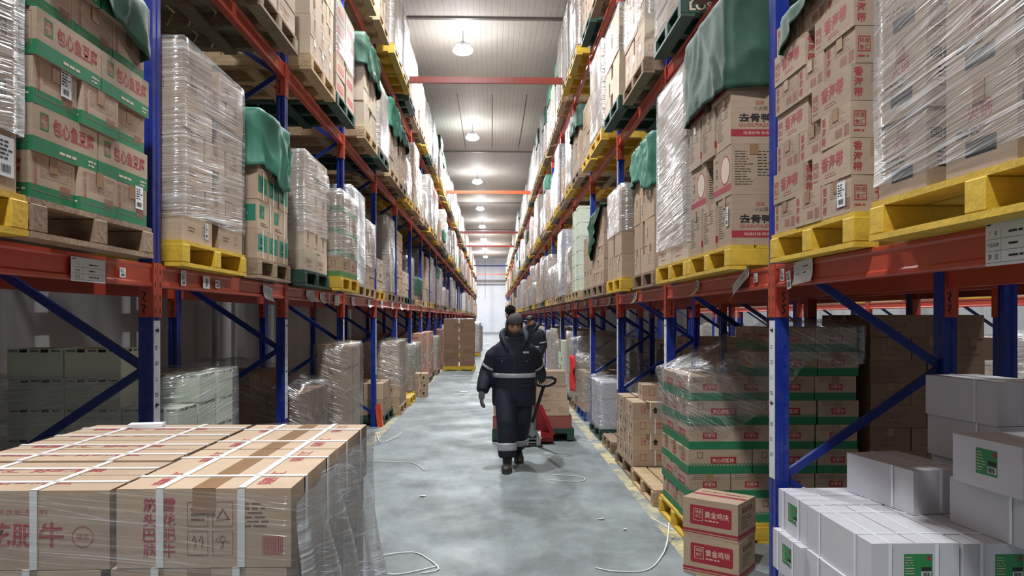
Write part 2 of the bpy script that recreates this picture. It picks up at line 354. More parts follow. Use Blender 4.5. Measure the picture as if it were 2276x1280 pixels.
# access panel outline in the ceiling
bm = bmesh.new()
for x in (-0.95, 0.0, 0.95): bbox(bm, x - 0.008, x + 0.008, 20.4, 27.0, CEIL - 0.012, CEIL - 0.001)
o = obj('trim_8', new_mesh('trim_8', bm, [mat('joint_dark', (78, 72, 70), 0.6)])); tag(o, kind='structure')
PIPE = mat('pipe_white', (214, 218, 222), 0.35)
for k, (y, w) in enumerate(((7.82, 'narrow white'), (9.65, 'wide white'))):
    bm = bmesh.new(); disc(bm, (0, 0), 0.036 if k == 0 else 0.065, 0.0, CEIL - 0.05, 16)
    o = obj('drain_pipe', new_mesh('drain_pipe', bm, [PIPE], True), None, (-2.86, y, 0))
    for z in (1.1, 2.9, 4.9):
        b2 = bmesh.new(); disc(b2, (0, 0), 0.042 if k == 0 else 0.072, z - 0.03, z + 0.03, 16); obj('pipe_clip', new_mesh('pipe_clip', b2, [STEEL], True), o)
    tag(o, '%s vertical drain pipe against the grey wall, %s from the camera' % (w, O(k + 1)), 'pipe', 'wall pipes')

# lamps
GLOW = bpy.data.materials.new('lamp_glow'); GLOW.use_nodes = True
_b = GLOW.node_tree.nodes['Principled BSDF']; _b.inputs['Emission Color'].default_value = (0.95, 0.98, 1, 1); _b.inputs['Emission Strength'].default_value = 22
LAMPG = mat('lamp_grey', (190, 192, 196), 0.35, 0.6)
def lamp_meshes():
    a = bmesh.new(); disc(a, (0, 0), 0.012, 0.19, CEIL - 7.25 - 0.001, 10)
    b = bmesh.new(); disc(b, (0, 0), 0.13, 0.07, 0.17, 24, 0, 0.09); disc(b, (0, 0), 0.05, 0.17, 0.21, 16)
    for k in range(16):
        t = math.pi * 2 * k / 16; bar(b, (0.08 * math.cos(t), 0.08 * math.sin(t), 0.12), (0.16 * math.cos(t), 0.16 * math.sin(t), 0.12), 0.006, 0.09)
    c = bmesh.new(); disc(c, (0, 0), 0.225, 0.03, 0.07, 28, 0, 0.17)
    d = bmesh.new()
    bmesh.ops.create_uvsphere(d, u_segments=24, v_segments=10, radius=0.215, matrix=Matrix.Translation((0, 0, 0.03)) @ Matrix.Diagonal((1, 1, 0.42, 1)))
    return [('suspension_rod', new_mesh('suspension_rod', a, [LAMPG], True)), ('heat_sink', new_mesh('heat_sink', b, [LAMPG])), ('reflector_ring', new_mesh('reflector_ring', c, [LAMPG], True)), ('diffuser', new_mesh('diffuser', d, [GLOW], True))]
LM = lamp_meshes()
_k = 0
for x, ys, wh in ((-0.62, LAMP_Y, 'over the main aisle'), (5.1, (4.7, 12.4, 20.1, 27.8, 35.5), 'over the next aisle')):
    for i, y in enumerate(ys):
        n_ = 'near the camera' if (x < 0 and i < 3) else O(i + 1 - (3 if x < 0 else 0)) + ' from the camera'
        t = thing('high_bay_lamp', 'round white ceiling lamp %s, %s' % (wh, n_ if not (x < 0 and i < 3) else ('behind the camera', 'above the camera', 'above the worker')[i]), 'lamp', (x, y, 7.25), 0, 'ceiling lamps')
        for n, me in LM: obj(n, me, t)

# ------------------------------------------------------------------ racks
def slot_upright_mat():
    """blue powder coat with the punched slots and holes of a rack post as a pattern on its faces"""
    m = BLUE.copy(); m.name = 'upright_punched'
    nt = m.node_tree; N = nt.nodes; L = nt.links; b = N['Principled BSDF']
    lk = b.inputs['Base Color'].links[0].from_socket
    tc = N.new('ShaderNodeTexCoord'); s = N.new('ShaderNodeSeparateXYZ'); L.new(tc.outputs['Object'], s.inputs[0])
    def M(op, a, bb=None, c=None):
        n = N.new('ShaderNodeMath'); n.operation = op
        for i, v in enumerate((a, bb, c)):
            if v is None: continue
            if isinstance(v, (int, float)): n.inputs[i].default_value = v
            else: L.new(v, n.inputs[i])
        return n.outputs[0]
    def near(v, c, h): return M('LESS_THAN', M('ABSOLUTE', M('SUBTRACT', v, c)), h)
    fz = M('FRACT', M('MULTIPLY', s.outputs[2], 1 / 0.075))
    slot = M('MULTIPLY', near(fz, 0.5, 0.24), M('MAXIMUM', near(s.outputs[1], 0.027, 0.0045), near(s.outputs[1], 0.063, 0.0045)))
    slot = M('MULTIPLY', slot, M('GREATER_THAN', M('ABSOLUTE', s.outputs[0]), 0.0352))
    fh = M('FRACT', M('MULTIPLY', s.outputs[2], 1 / 0.1))
    hz = M('MULTIPLY', M('SUBTRACT', fh, 0.5), 0.1)
    dx = M('SUBTRACT', s.outputs[0], 0.012)
    hole = M('LESS_THAN', M('ADD', M('MULTIPLY', hz, hz), M('MULTIPLY', dx, dx)), 0.00004)
    hole = M('MULTIPLY', hole, M('GREATER_THAN', M('ABSOLUTE', M('SUBTRACT', s.outputs[1], 0.045)), 0.0448))
    k = M('MAXIMUM', slot, hole)
    mx = N.new('ShaderNodeMixRGB'); mx.inputs[2].default_value = (0.006, 0.007, 0.012, 1); L.new(k, mx.inputs[0]); L.new(lk, mx.inputs[1]); L.new(mx.outputs[0], b.inputs['Base Color'])
    return m
UPM = slot_upright_mat()
def upright_mesh():
    """open rack post section (0.07 deep x 0.09 wide), local x = depth, y 0..0.09 along the aisle"""
    prof = [(-0.035, 0), (-0.012, 0), (-0.008, 0.006), (0.008, 0.006), (0.012, 0), (0.035, 0),
            (0.035, 0.036), (0.030, 0.040), (0.030, 0.050), (0.035, 0.054), (0.035, 0.09),
            (0.012, 0.09), (0.008, 0.084), (-0.008, 0.084), (-0.012, 0.09), (-0.035, 0.09), (-0.035, 0.054), (-0.030, 0.050), (-0.030, 0.040), (-0.035, 0.036)]
    bm = bmesh.new(); a = [bm.verts.new((x, y, 0.008)) for x, y in prof]; b = [bm.verts.new((x, y, UPH)) for x, y in prof]; n = len(prof)
    for i in range(n): bm.faces.new((a[i], a[(i + 1) % n], b[(i + 1) % n], b[i]))
    bm.faces.new(b); bm.faces.new(a[::-1])
    return new_mesh('upright', bm, [UPM])
UPRIGHT = upright_mesh()
bm = bmesh.new(); bbox(bm, -0.06, 0.06, -0.03, 0.12, 0, 0.008); 
for x, y in ((-0.045, -0.018), (0.045, 0.108)): disc(bm, (x, y), 0.009, 0.008, 0.026, 8)
FOOT = new_mesh('foot_plate', bm, [BLUE])
BR = {}
def brace_mesh(key, a, b):
    if key not in BR:
        bm = bmesh.new(); bar(bm, a, b, 0.028, 0.04, 0)
        for p in (a, b):
            q = Vector(p); bar(bm, q + Vector((0, -0.022, 0)), q + Vector((0, 0.02, 0)), 0.018, 0.018, 1)
        BR[key] = new_mesh('diagonal_brace', bm, [BRACE, STEEL])
    return BR[key]
STRIPM = None
def strip_mesh(sgn):
    bm = bmesh.new(); M = Matrix(((0, 0, sgn, 0), (sgn, 0, 0, 0), (0, 1, 0, 0), (0, 0, 0, 1)))
    put_rect(bm, M, -0.036, -0.82, 0.036, 0.0, 0)
    r = random.Random(3)
    for z, d in ((-0.05, 1), (-0.43, -1)):
        put_rect(bm, M, -0.02, z - 0.006, 0.02, z + 0.006, 1, 0.0012)
        f = bm.faces.new([bm.verts.new(M @ Vector(p)) for p in ((0.022 * d, z, 0.0012), (0.006 * d, z + 0.018, 0.0012), (0.006 * d, z - 0.018, 0.0012))]); f.material_index = 1
    for z in (-0.12, -0.20, -0.28, -0.36, -0.52, -0.60, -0.68): put_lines(bm, M, -0.022, z - 0.03, 0.022, z - 0.006, 3, 1, int(-z * 100))
    # thickness
    bbox(bm, *( (-0.003, -0.0005) if sgn > 0 else (0.0005, 0.003)), -0.036, 0.036, -0.82, 0.0, 0)
    return new_mesh('location_strip', bm, [PAPER, BLACK])
STRIP = {1: strip_mesh(1), -1: strip_mesh(-1)}
def frame_far_mesh(xf, xb, parts):
    bm = bmesh.new()
    for x in (xf, xb): bbox(bm, x - 0.035, x + 0.035, 0, 0.09, 0, UPH, 0)
    for a, b in parts: bar(bm, a, b, 0.028, 0.04, 1)
    return new_mesh('rack_frame_far', bm, [BLUE, BRACE])
def rack_frames(side, xface, sgn, ns, near_n, node0, zlabel, where, strips=True):
    """sgn: +1 if the aisle lies towards +x. node0: height of the lowest brace node on the aisle post"""
    xa = xface - sgn * 0.035; xb = xface - sgn * (DEP - 0.035)
    parts = []
    zf = node0; k = 0; seq = []
    z = node0
    front = True
    if z > 0.6: seq.append(('b', z - 0.57))
    while z < UPH - 0.2:
        seq.append(('f' if front else 'b', z)); z += 0.57; front = not front
    pts = [((xa - sgn * 0.02 if s == 'f' else xb + sgn * 0.02), z) for s, z in seq]
    for (x0, z0), (x1, z1) in zip(pts, pts[1:]): parts.append(((x0 - xa, 0.045, z0), (x1 - xa, 0.045, z1)))
    far = frame_far_mesh(0, xb - xa, parts)
    for n in ns:
        lab = 'blue rack frame with diagonal braces, %s from the camera, %s' % (O(n + 1), where)
        if n <= near_n:
            t = thing('upright_frame', lab, 'rack frame', (xa, fy(n), 0), 0, 'frames of the %s' % where)
            for x in (0, xb - xa):
                obj('upright', UPRIGHT, t, (x, 0, 0)); obj('foot_plate', FOOT, t, (x, 0, 0))
            for i, (a, b) in enumerate(parts): obj('diagonal_brace', brace_mesh((side, i), a, b), t)
            if strips and n > 0:
                s = obj('location_strip', STRIP[sgn], t, (sgn * 0.0375, 0.045, 1.585)); s['label'] = 'white paper strip with arrows and small print'
        else:
            o = obj('upright_frame', far, None, (xa, fy(n), 0)); tag(o, lab, 'rack frame', 'frames of the %s' % where)
rack_frames('L', XL, 1, range(0, NB + 1), 7, 0.20, 0, 'left rack')
rack_frames('R', XR, -1, range(0, NB + 1), 7, 0.77, 0, 'right rack')
rack_frames('Q', XR + DEP + 0.25 + DEP, 1, range(1, 8), 7, 0.20, 0, 'back rack behind the right rack', False)
XQ = XR + DEP + 0.25                     # near face of the back-to-back rack
XT = 6.85                               # rack across the next aisle
rack_frames('T', XT, -1, range(1, 12), 3, 0.77, 0, 'rack across the next aisle')

# beams: local x 0 = aisle face (sgn towards the aisle), y from 0 to 2.31
BL = BAY - 0.09
def beam_bm(sgn, bm):
    prof = [(0, 0.115), (0, 0.0), (0.05, 0.0), (0.05, 0.085), (0.028, 0.085), (0.028, 0.115)]
    # outer face carries two shallow lips
    prof = [(0.0, 0.113), (0.003, 0.115), (0.028, 0.115), (0.028, 0.09), (0.05, 0.09), (0.05, 0.0), (0.004, 0.0), (0.0, 0.004), (0.0, 0.018), (0.007, 0.026), (0.007, 0.09), (0.0, 0.098)]
    a = [bm.verts.new((-sgn * x, 0.0, z - 0.115)) for x, z in prof]; b = [bm.verts.new((-sgn * x, BL, z - 0.115)) for x, z in prof]; n = len(prof)
    for i in range(n): bm.faces.new((a[i], a[(i + 1) % n], b[(i + 1) % n], b[i]))
    bm.faces.new(a); bm.faces.new(b[::-1])
    bmesh.ops.recalc_face_normals(bm, faces=bm.faces)
def plate_bm(sgn, bm, end):
    """the hooked end connector: an L plate on the post's aisle face and inner side"""
    y = 0 if end == 0 else BL
    d = -1 if end == 0 else 1
    y2 = y + d * 0.043
    xo = (0.0015, 0.006) if sgn > 0 else (-0.006, -0.0015)
    bbox(bm, xo[0], xo[1], min(y, y2), max(y, y2), -0.268, 0.008, 0)      # on the aisle face of the post
    bbox(bm, *sorted((xo[1] * 0.9, -sgn * 0.066)), *sorted((y - d * 0.0045, y - d * 0.001)), -0.268, 0.008, 0)    # against the beam end
    for k in range(4):
        z = -0.235 + 0.066 * k; xx = (0.0065, 0.0005) if sgn > 0 else (-0.0065, -0.0005)
        bbox(bm, *sorted(xx), *sorted((y + d * 0.013, y + d * 0.021)), z - 0.014, z + 0.014, 1)
    # the punched S-shaped hooks on the face towards the bay
    for z in (-0.165, -0.228):
        q = [(-0.052, 0.020), (-0.042, 0.024), (-0.034, 0.018), (-0.038, 0.006), (-0.046, -0.006), (-0.040, -0.018), (-0.034, -0.022)]
        tube(bm, [(sgn * x, y - d * 0.0048, z + dz) for x, dz in q], 0.0034, 5, 1)
def clip_mesh(name, fn, mats):
    bm = bmesh.new(); fn(bm); return new_mesh(name, bm, mats)
BEAM = {s: clip_mesh('beam_profile', lambda bm: beam_bm(s, bm), [ORANGE]) for s in (1, -1)}
PLATE = {(s, e): clip_mesh('end_connector', lambda bm: plate_bm(s, bm, e), [ORANGE, DARKSLOT]) for s in (1, -1) for e in (0, 1)}
def beam_far(s):
    bm = bmesh.new(); beam_bm(s, bm)
    for e in (0, 1):
        y = 0 if e == 0 else BL; d = -1 if e == 0 else 1
        bbox(bm, *((0.0015, 0.006) if s > 0 else (-0.006, -0.0015)), *sorted((y, y + d * 0.043)), -0.268, 0.008)
        bbox(bm, *sorted((0.004 * s, -s * 0.066)), *sorted((y - d * 0.0045, y - d * 0.001)), -0.268, 0.008)
    return new_mesh('rack_beam_far', bm, [ORANGE])
BEAMF = {s: beam_far(s) for s in (1, -1)}
LEVN = ['lower shelf', 'middle shelf', 'top shelf']
BEAMS = {}
def rack_beams(key, xface, sgn, bays, near_b, back_b, where, levels=(0, 1, 2), far_name='rack_beam'):
    for lv in levels:
        for b in bays:
            for fb, xx, s in ((0, xface, sgn), (1, xface - sgn * DEP, -sgn)):
                if fb and b > back_b: continue
                lab = 'orange %s beam of the %s %s, bay %s from the camera' % ('back' if fb else 'front', where, LEVN[lv], O(b + 1))
                loc = (xx, fy(b) + 0.09, LEV[lv])
                if b <= near_b:
                    t = thing('rack_beam', lab, 'rack beam', loc, 0, 'beams of the %s' % where)
                    obj('beam_profile', BEAM[s], t)
                    for e in (0, 1): obj('end_connector', PLATE[(s, e)], t)
                    BEAMS[(key, lv, b, fb)] = t
                else:
                    o = obj(far_name, BEAMF[s], None, loc); tag(o, lab, 'rack beam', 'beams of the %s' % where); BEAMS[(key, lv, b, fb)] = o
rack_beams('L', XL, 1, range(0, NB), 5, 8, 'left rack')
rack_beams('R', XR, -1, range(0, NB), 5, 8, 'right rack')
rack_beams('Q', XQ + DEP, 1, range(1, 7), -1, 6, 'back rack', (0,))
rack_beams('T', XT, -1, range(1, 10), 0, -1, 'far side rack', (0, 1))

# tie beams across the aisle
for i, (y, m) in enumerate(((14.3, ORANGE), (26.4, ORANGE2), (36.4, ORANGE), (44.2, ORANGE2), (62.0, BRACE), (73.5, ORANGE))):
    n = round((y - Y0F) / BAY); yy = fy(n) + 0.045
    t = thing('tie_beam', '%s tie beam spanning the aisle between rack tops, %s from the camera' % ('dark blue' if m is BRACE else 'orange', O(i + 1)), 'tie beam', (0, yy, 5.87))
    bm = bmesh.new(); bbox(bm, XL + 0.012, XR - 0.012, -0.03, 0.03, -0.055, 0.055); bbox(bm, XL + 0.012, XR - 0.012, -0.034, -0.03, -0.045, -0.035); obj('span', new_mesh('span', bm, [m]), t)
    for x, s in ((XL, 1), (XR, -1)):
        bm = bmesh.new(); bbox(bm, *sorted((x + s * 0.002, x + s * 0.011)), -0.045, 0.045, -0.1, 0.1); obj('end_bracket', new_mesh('end_bracket', bm, [m]), t)

# orange post guards leaning at some feet
def guard(n, side):
    t = thing('post_guard', 'orange metal post guard at the foot of the %s post on the left, %s' % (O(n + 1), 'nearer' if n == 4 else 'farther'), 'guard', (XL + 0.10, fy(n) + 0.03, 0))
    bm = bmesh.new(); bbox(bm, -0.07, 0.0, -0.06, -0.05, 0.0, 0.32); bbox(bm, -0.004, 0.004, -0.06, 0.11, 0.0, 0.32); bbox(bm, -0.07, 0.0, 0.10, 0.11, 0.0, 0.32)
    o = obj('guard_plate', new_mesh('guard_plate', bm, [ORANGE2]), t, (0, 0, 0.002), (0.0, -0.10, 0))
    bm = bmesh.new()
    for z in (0.06, 0.26): tube(bm, [(0.003, 0.02, z), (0.012, 0.02, z)], 0.009, 8)
    obj('bolt', new_mesh('bolt', bm, [STEEL]), t, (0, 0, 0), (0, -0.10, 0))
guard(4, 'L'); guard(8, 'L')

# ------------------------------------------------------------------ pallets
PW, PD, PH = 1.04, 1.06, 0.14          # along the aisle, into the rack, height
PMESH = {}
def pallet_meshes(key, m, w, d, h=PH):
    k = (key, round(w, 2), round(d, 2))
    if k in PMESH: return PMESH[k]
    r = random.Random(len(PMESH) + 5)
    a = bmesh.new(); nb = 7; bw = d / nb
    for i in range(nb):
        j = r.uniform(-0.006, 0.006)
        bbox(a, -d / 2 + bw * i + 0.008, -d / 2 + bw * (i + 1) - 0.008, -w / 2 + abs(j), w / 2 - abs(j) * 0.5, h - 0.022, h - 0.001)
    deck = new_mesh('top_deck', a, [m])
    s = bmesh.new(); bbox(s, -d / 2, d / 2, -0.045, 0.045, 0.0225, h - 0.0225)
    bmesh.ops.bevel(s, geom=[e for e in s.edges], offset=0.004, segments=1, affect='EDGES')
    st = new_mesh('stringer', s, [m])
    b = bmesh.new(); bbox(b, -0.05, 0.05, -w / 2, w / 2, 0.001, 0.022); bo = new_mesh('bottom_board', b, [m])
    f = bmesh.new()
    bbox(f, -d / 2, d / 2, -w / 2, w / 2, h - 0.022, h)
    for y in (-w / 2 + 0.045, 0, w / 2 - 0.045): bbox(f, -d / 2, d / 2, y - 0.045, y + 0.045, 0.022, h - 0.022)
    for x in (-d / 2 + 0.05, 0, d / 2 - 0.05): bbox(f, x - 0.05, x + 0.05, -w / 2, w / 2, 0, 0.022)
    PMESH[k] = (deck, st, bo, new_mesh('pallet_small', f, [m])); return PMESH[k]
PCOL = {'yellow': (YELLOW, 'yellow painted'), 'wood': (WOOD, 'weathered grey-brown'), 'pale': (WOODL, 'pale wooden'), 'green': (PGREEN, 'dark green'), 'blue': (PBLUE, 'blue')}
def pallet(color, cx, cy, z, where, near=True, w=PW, d=PD, rz=0.0, stencil=None):
    m, look = PCOL[color]; deck, st, bo, small = pallet_meshes(color, m, w, d)
    lab = '%s pallet under the %s' % (look, where) if 'load' in where or 'stack' in where else '%s pallet, %s' % (look, where)
    if not near:
        o = obj('pallet', small, None, (cx, cy, z), (0, 0, rz)); return tag(o, lab, 'pallet', 'pallets')
    t = thing('pallet', lab, 'pallet', (cx, cy, z), rz, 'pallets')
    obj('top_deck', deck, t)
    for y in (-w / 2 + 0.045, 0, w / 2 - 0.045): obj('stringer', st, t, (0, y, 0))
    for x in (-d / 2 + 0.05, 0, d / 2 - 0.05): obj('bottom_board', bo, t, (x, 0, 0))
    if stencil:
        bm = bmesh.new(); M = Matrix(((1, 0, 0, 0), (0, 0, -1, -w / 2 - 0.0015), (0, 1, 0, 0), (0, 0, 0, 1)))
        put_text(bm, stencil, M, (-d / 2 + 0.24) if cx > 0 else (d / 2 - 0.24), 0.072, 0.06, 0.36, 0, fat=0.03)
        o = obj('stencil', new_mesh('stencil', bm, [PALEP]), t); o['label'] = 'pale stencilled word on the pallet side'
    return t
# ------------------------------------------------------------------ cartons
class CT:
    pass
def carton_body(L_, W_, H_, mats, band=None, seed=0, bev=0.004, lid=False):
    """box with softened edges, a slightly bulged skin, flaps meeting on top; band = (z0, z1) gets material 1"""
    r = random.Random(seed); bm = bmesh.new()
    zs = [0.0, H_] if not band else [0.0, band[0], band[1], H_] if band[0] > 0.001 else [0.0, band[1], H_]
    rings = []
    for z in zs:
        rings.append([bm.verts.new((x * L_ / 2, y * W_ / 2, z)) for x, y in ((-1, -1), (1, -1), (1, 1), (-1, 1))])
    for i in range(len(rings) - 1):
        for k in range(4):
            f = bm.faces.new((rings[i][k], rings[i][(k + 1) % 4], rings[i + 1][(k + 1) % 4], rings[i + 1][k]))
            if band and abs(zs[i] - (band[0] if band[0] > 0.001 else 0.0)) < 1e-6: f.material_index = 1
    bm.faces.new(rings[0][::-1]); bm.faces.new(rings[-1])
    geo = [e for e in bm.edges if len(e.link_faces) == 2 and e.calc_face_angle(0) > 0.5]
    bmesh.ops.bevel(bm, geom=geo, offset=bev, segments=2, affect='EDGES', profile=0.6)
    # the seam where the two top flaps meet
    if not lid:
        bbox(bm, -L_ / 2 + 0.004, L_ / 2 - 0.004, -0.0012, 0.0012, H_ - 0.001, H_ + 0.0006, len(mats) - 1)
    else:
        bbox(bm, -L_ / 2 - 0.003, L_ / 2 + 0.003, -W_ / 2 - 0.003, W_ / 2 + 0.003, H_ - 0.035, H_ + 0.0005, 0)
    return bm
def tape_mesh(L_, W_, H_, w=0.05, drop=0.05, m=None):
    bm = bmesh.new(); t = 0.0011
    bbox(bm, -L_ / 2 - t, L_ / 2 + t, -w / 2, w / 2, H_ + 0.0004, H_ + t + 0.0006)
    for s in (-1, 1): bbox(bm, *sorted((s * (L_ / 2 + 0.0002), s * (L_ / 2 + t))), -w / 2, w / 2, H_ - drop, H_ + t)
    return new_mesh('sealing_tape', bm, [m or TAPE])
def strap_mesh(L_, W_, H_, pos, axis, w=0.013, m=None):
    """a strap loop round the carton; axis 'x': the loop runs along the length"""
    bm = bmesh.new(); t = 0.003
    if axis == 'x':
        bbox(bm, -L_ / 2 - t, L_ / 2 + t, pos - w / 2, pos + w / 2, H_ + 0.0008, H_ + t)
        for s in (-1, 1): bbox(bm, *sorted((s * (L_ / 2 + 0.0004), s * (L_ / 2 + t))), pos - w / 2, pos + w / 2, 0.002, H_ + t)
    else:
        bbox(bm, pos - w / 2, pos + w / 2, -W_ / 2 - t, W_ / 2 + t, H_ + 0.0008, H_ + t)
        for s in (-1, 1): bbox(bm, pos - w / 2, pos + w / 2, *sorted((s * (W_ / 2 + 0.0004), s * (W_ / 2 + t))), 0.002, H_ + t)
    return new_mesh('strap', bm, [m or STRAP])
def ctype(name, look, L_, W_, H_, mats, cat='carton', band=None, prints=None, pmats=(), tape=None, straps=(), strapm=None, sticker=None, lid=False, part='printing', strapw=0.013):
    c = CT(); c.name, c.look, c.L, c.W, c.H, c.cat = name, look, L_, W_, H_, cat
    c.bodies = []
    for i, (dl, dw) in enumerate(((-0.003, -0.003), (-0.006, -0.002), (-0.002, -0.006))):
        bm = carton_body(L_ + dl, W_ + dw, H_, mats + [DARKSLOT], band, i, lid=lid); n0 = len(bm.faces)
        if prints:
            prints(bm, lambda f: facemat(f, L_ + dl, W_ + dw, H_, 0.0006)); bm.faces.ensure_lookup_table()
            for k in range(n0, len(bm.faces)): bm.faces[k].material_index += len(mats) + 1
        c.bodies.append(new_mesh(name, bm, mats + [DARKSLOT] + list(pmats)))
    c.parts = []
    if tape is not None: c.parts.append(('sealing_tape', tape_mesh(L_, W_, H_, tape, min(0.06, H_ * 0.35)), None))
    for p, ax in straps: c.parts.append(('strap', strap_mesh(L_, W_, H_, p, ax, strapw, m=strapm), None))
    c.sticker = {}
    for f, u, v, w, h in sticker or ():
        bm = bmesh.new(); M = facemat(f, L_, W_, H_, 0.0025); put_rect(bm, M, u - w / 2, v - h / 2, u + w / 2, v + h / 2, 0)
        M = facemat(f, L_, W_, H_, 0.0032); put_lines(bm, M, u - w * 0.4, v - h * 0.1, u + w * 0.4, v + h * 0.42, 5, 1, 4); put_bars(bm, M, u - w * 0.35, v - h * 0.4, u + w * 0.3, v - h * 0.2, 1, 2)
        c.sticker[f] = new_mesh('sticker', bm, [PAPER, BLACK])
    return c
def carton(c, x, y, z, rz, label, group, stick=False, jit=0.004, rot=0.012):
    o = obj(c.name, rnd.choice(c.bodies), None, (x + rnd.uniform(-jit, jit), y + rnd.uniform(-1, 1) * min(jit, 0.003), z), (0, 0, rz + rnd.uniform(-rot, rot)))
    tag(o, label, c.cat, group)
    for n, me, lb in c.parts:
        p = obj(n, me, o)
        if lb: p['label'] = lb
    if stick and c.sticker: obj('sticker', c.sticker.get('E' if abs(math.sin(rz)) < 0.7 else 'F') or next(iter(c.sticker.values())), o)['label'] = 'white shipping sticker'
    return o
def stack(c, side, y0, y1, xf, z0, pattern, nlay, where, cam=2, depth=1.0, gap=0.003, dz=0.0015, skip=(), stick=(), drop_top=None, jit=0.004):
    """cartons stacked on a pallet; the ones that show: the aisle row and the row towards the camera.
    pattern: per layer ('L', n) long sides or ('E', n) ends towards the aisle"""
    s = 1 if side == 'L' else -1                  # towards the aisle
    z = z0
    for l in range(nlay):
        kind, n = pattern[l % len(pattern)]
        ly, lx = (c.L, c.W) if kind == 'L' else (c.W, c.L)
        rz = (math.pi / 2 if s > 0 else -math.pi / 2) if kind == 'L' else (0 if s > 0 else math.pi)
        pitch = (y1 - y0 - ly) / (n - 1) if n > 1 else 0
        nx = min(cam, max(1, int(depth / lx + 0.05)))
        for i in range(n):
            for j in range(nx):
                if j and i and l < nlay - 1: continue
                if (l, i, j) in skip or (drop_top and l == nlay - 1 and i in drop_top): continue
                x = xf - s * (lx / 2 + j * (lx + gap)); y = y0 + ly / 2 + pitch * i
                lab = '%s, %s layer, %s along%s, %s' % (c.look, ONES[l + 1], ONES[i + 1], ', %s deep' % ONES[j + 1] if j else '', where)
                carton(c, x, y, z, rz, lab, 'cartons of the ' + where, (l, i) in stick and j == 0, jit)
        z += c.H + dz
    return z

# ------------------------------------------------------------------ draped shells: stretch film and tarpaulins
def fbm(x, y, z, o=3):
    v, a, f = 0, 1, 1
    for _ in range(o):
        v += a * noise.noise(Vector((x * f, y * f, z * f + 3.1 * _))); a *= 0.5; f *= 2.1
    return v
def shell(x0, x1, y0, y1, z0, z1, amp=0.012, seed=0, step=0.07, vstep=0.07, rad=0.03, bot=None, top=True, fu=3.0, fv=2.0, flare=0.0, sag=0.015, diag=0.6, lift=0.004, topshape=None, ridge=0.0):
    """perimeter curtain from z1 down to bot(u) with wrinkles, plus a sagging cap; UV in metres"""
    per = []; u = 0
    cs = [(x0, y0), (x1, y0), (x1, y1), (x0, y1)]; ns = [(0, -1), (1, 0), (0, 1), (-1, 0)]
    for k in range(4):
        (ax, ay), (bx, by) = cs[k], cs[(k + 1) % 4]; Ls = math.hypot(bx - ax, by - ay); n = max(2, int(Ls / step))
        for i in range(n):
            t = i / n
            per.append((ax + (bx - ax) * t, ay + (by - ay) * t, ns[k][0] if i else (ns[k][0] + ns[k - 1][0]) * 0.6, ns[k][1] if i else (ns[k][1] + ns[k - 1][1]) * 0.6, u + Ls * t))
        u += Ls
    n = len(per); m = max(2, int((z1 - z0) / vstep)); bm = bmesh.new(); uvl = bm.loops.layers.uv.new('UVMap')
    rows = []; uvs = {}
    for j in range(m + 1):
        v = j / m; row = []
        for (px, py, nx, ny, uu) in per:
            zb = bot(px, py, uu) if bot else z0
            zt = topshape(px, py) if topshape else z1
            z = zt + (zb - zt) * v
            d = lift + amp * (0.5 + 0.9 * fbm(uu * fu + z * diag * fu, z * fv, seed)) + flare * max(0, v - 0.75) * 4 * (0.6 + 0.5 * noise.noise(Vector((uu * 4, seed, 0))))
            if ridge: d += ridge * (1 - abs(noise.noise(Vector((uu * 3.2 + z * 2.6, z * 1.1, seed + 5))))) ** 5 + ridge * 0.6 * (1 - abs(noise.noise(Vector((uu * 5.5 - z * 1.7, z * 2.0, seed + 8))))) ** 6
            d = max(0.002, d)
            if j == 0: d *= 0.3
            vt = bm.verts.new((px + nx * d, py + ny * d, z)); row.append(vt); uvs[vt] = (uu, z)
        rows.append(row)
    fu_wrap = u
    for j in range(m):
        for k in range(n):
            q = (rows[j][k], rows[j + 1][k], rows[j + 1][(k + 1) % n], rows[j][(k + 1) % n]); f = bm.faces.new(q)
            for lp in f.loops:
                a, b = uvs[lp.vert]
                if k == n - 1 and a < 0.001: a = fu_wrap
                lp[uvl].uv = (a, b)
    if top:
        cx, cy = (x0 + x1) / 2, (y0 + y1) / 2; prev = rows[0]; R = 6
        for q in range(1, R):
            t = 1 - q / R; row = []
            for (px, py, nx, ny, uu) in per:
                X, Y = cx + (px - cx) * t, cy + (py - cy) * t
                zt = topshape(X, Y) if topshape else z1
                vt = bm.verts.new((X, Y, zt + lift + sag * fbm(X * 4, Y * 4, seed + 9) * 0.6 + abs(amp) * 0.3)); row.append(vt); uvs[vt] = (X, Y)
            for k in range(n):
                f = bm.faces.new((prev[k], prev[(k + 1) % n], row[(k + 1) % n], row[k]))
                for lp in f.loops: lp[uvl].uv = (lp.vert.co.x, lp.vert.co.y)
            prev = row
        c = bm.verts.new((cx, cy, (topshape(cx, cy) if topshape else z1) + lift))
        for k in range(n):
            f = bm.faces.new((prev[k], prev[(k + 1) % n], c))
            for lp in f.loops: lp[uvl].uv = (lp.vert.co.x, lp.vert.co.y)
    return bm
def wrap(where, x0, x1, y0, y1, z0, z1, m=None, amp=0.012, seed=0, name='stretch_film', look='clear stretch film', cat='stretch film', **kw):
    bm = shell(x0, x1, y0, y1, z0, z1, amp, seed, **kw)
    ctr = Vector(((x0 + x1) / 2, (y0 + y1) / 2, z0))
    bmesh.ops.translate(bm, verts=bm.verts, vec=-ctr)
    o = obj(name, new_mesh(name, bm, [m or FILM], True), None, ctr)
    return tag(o, '%s around the %s' % (look, where), cat, 'stretch films')
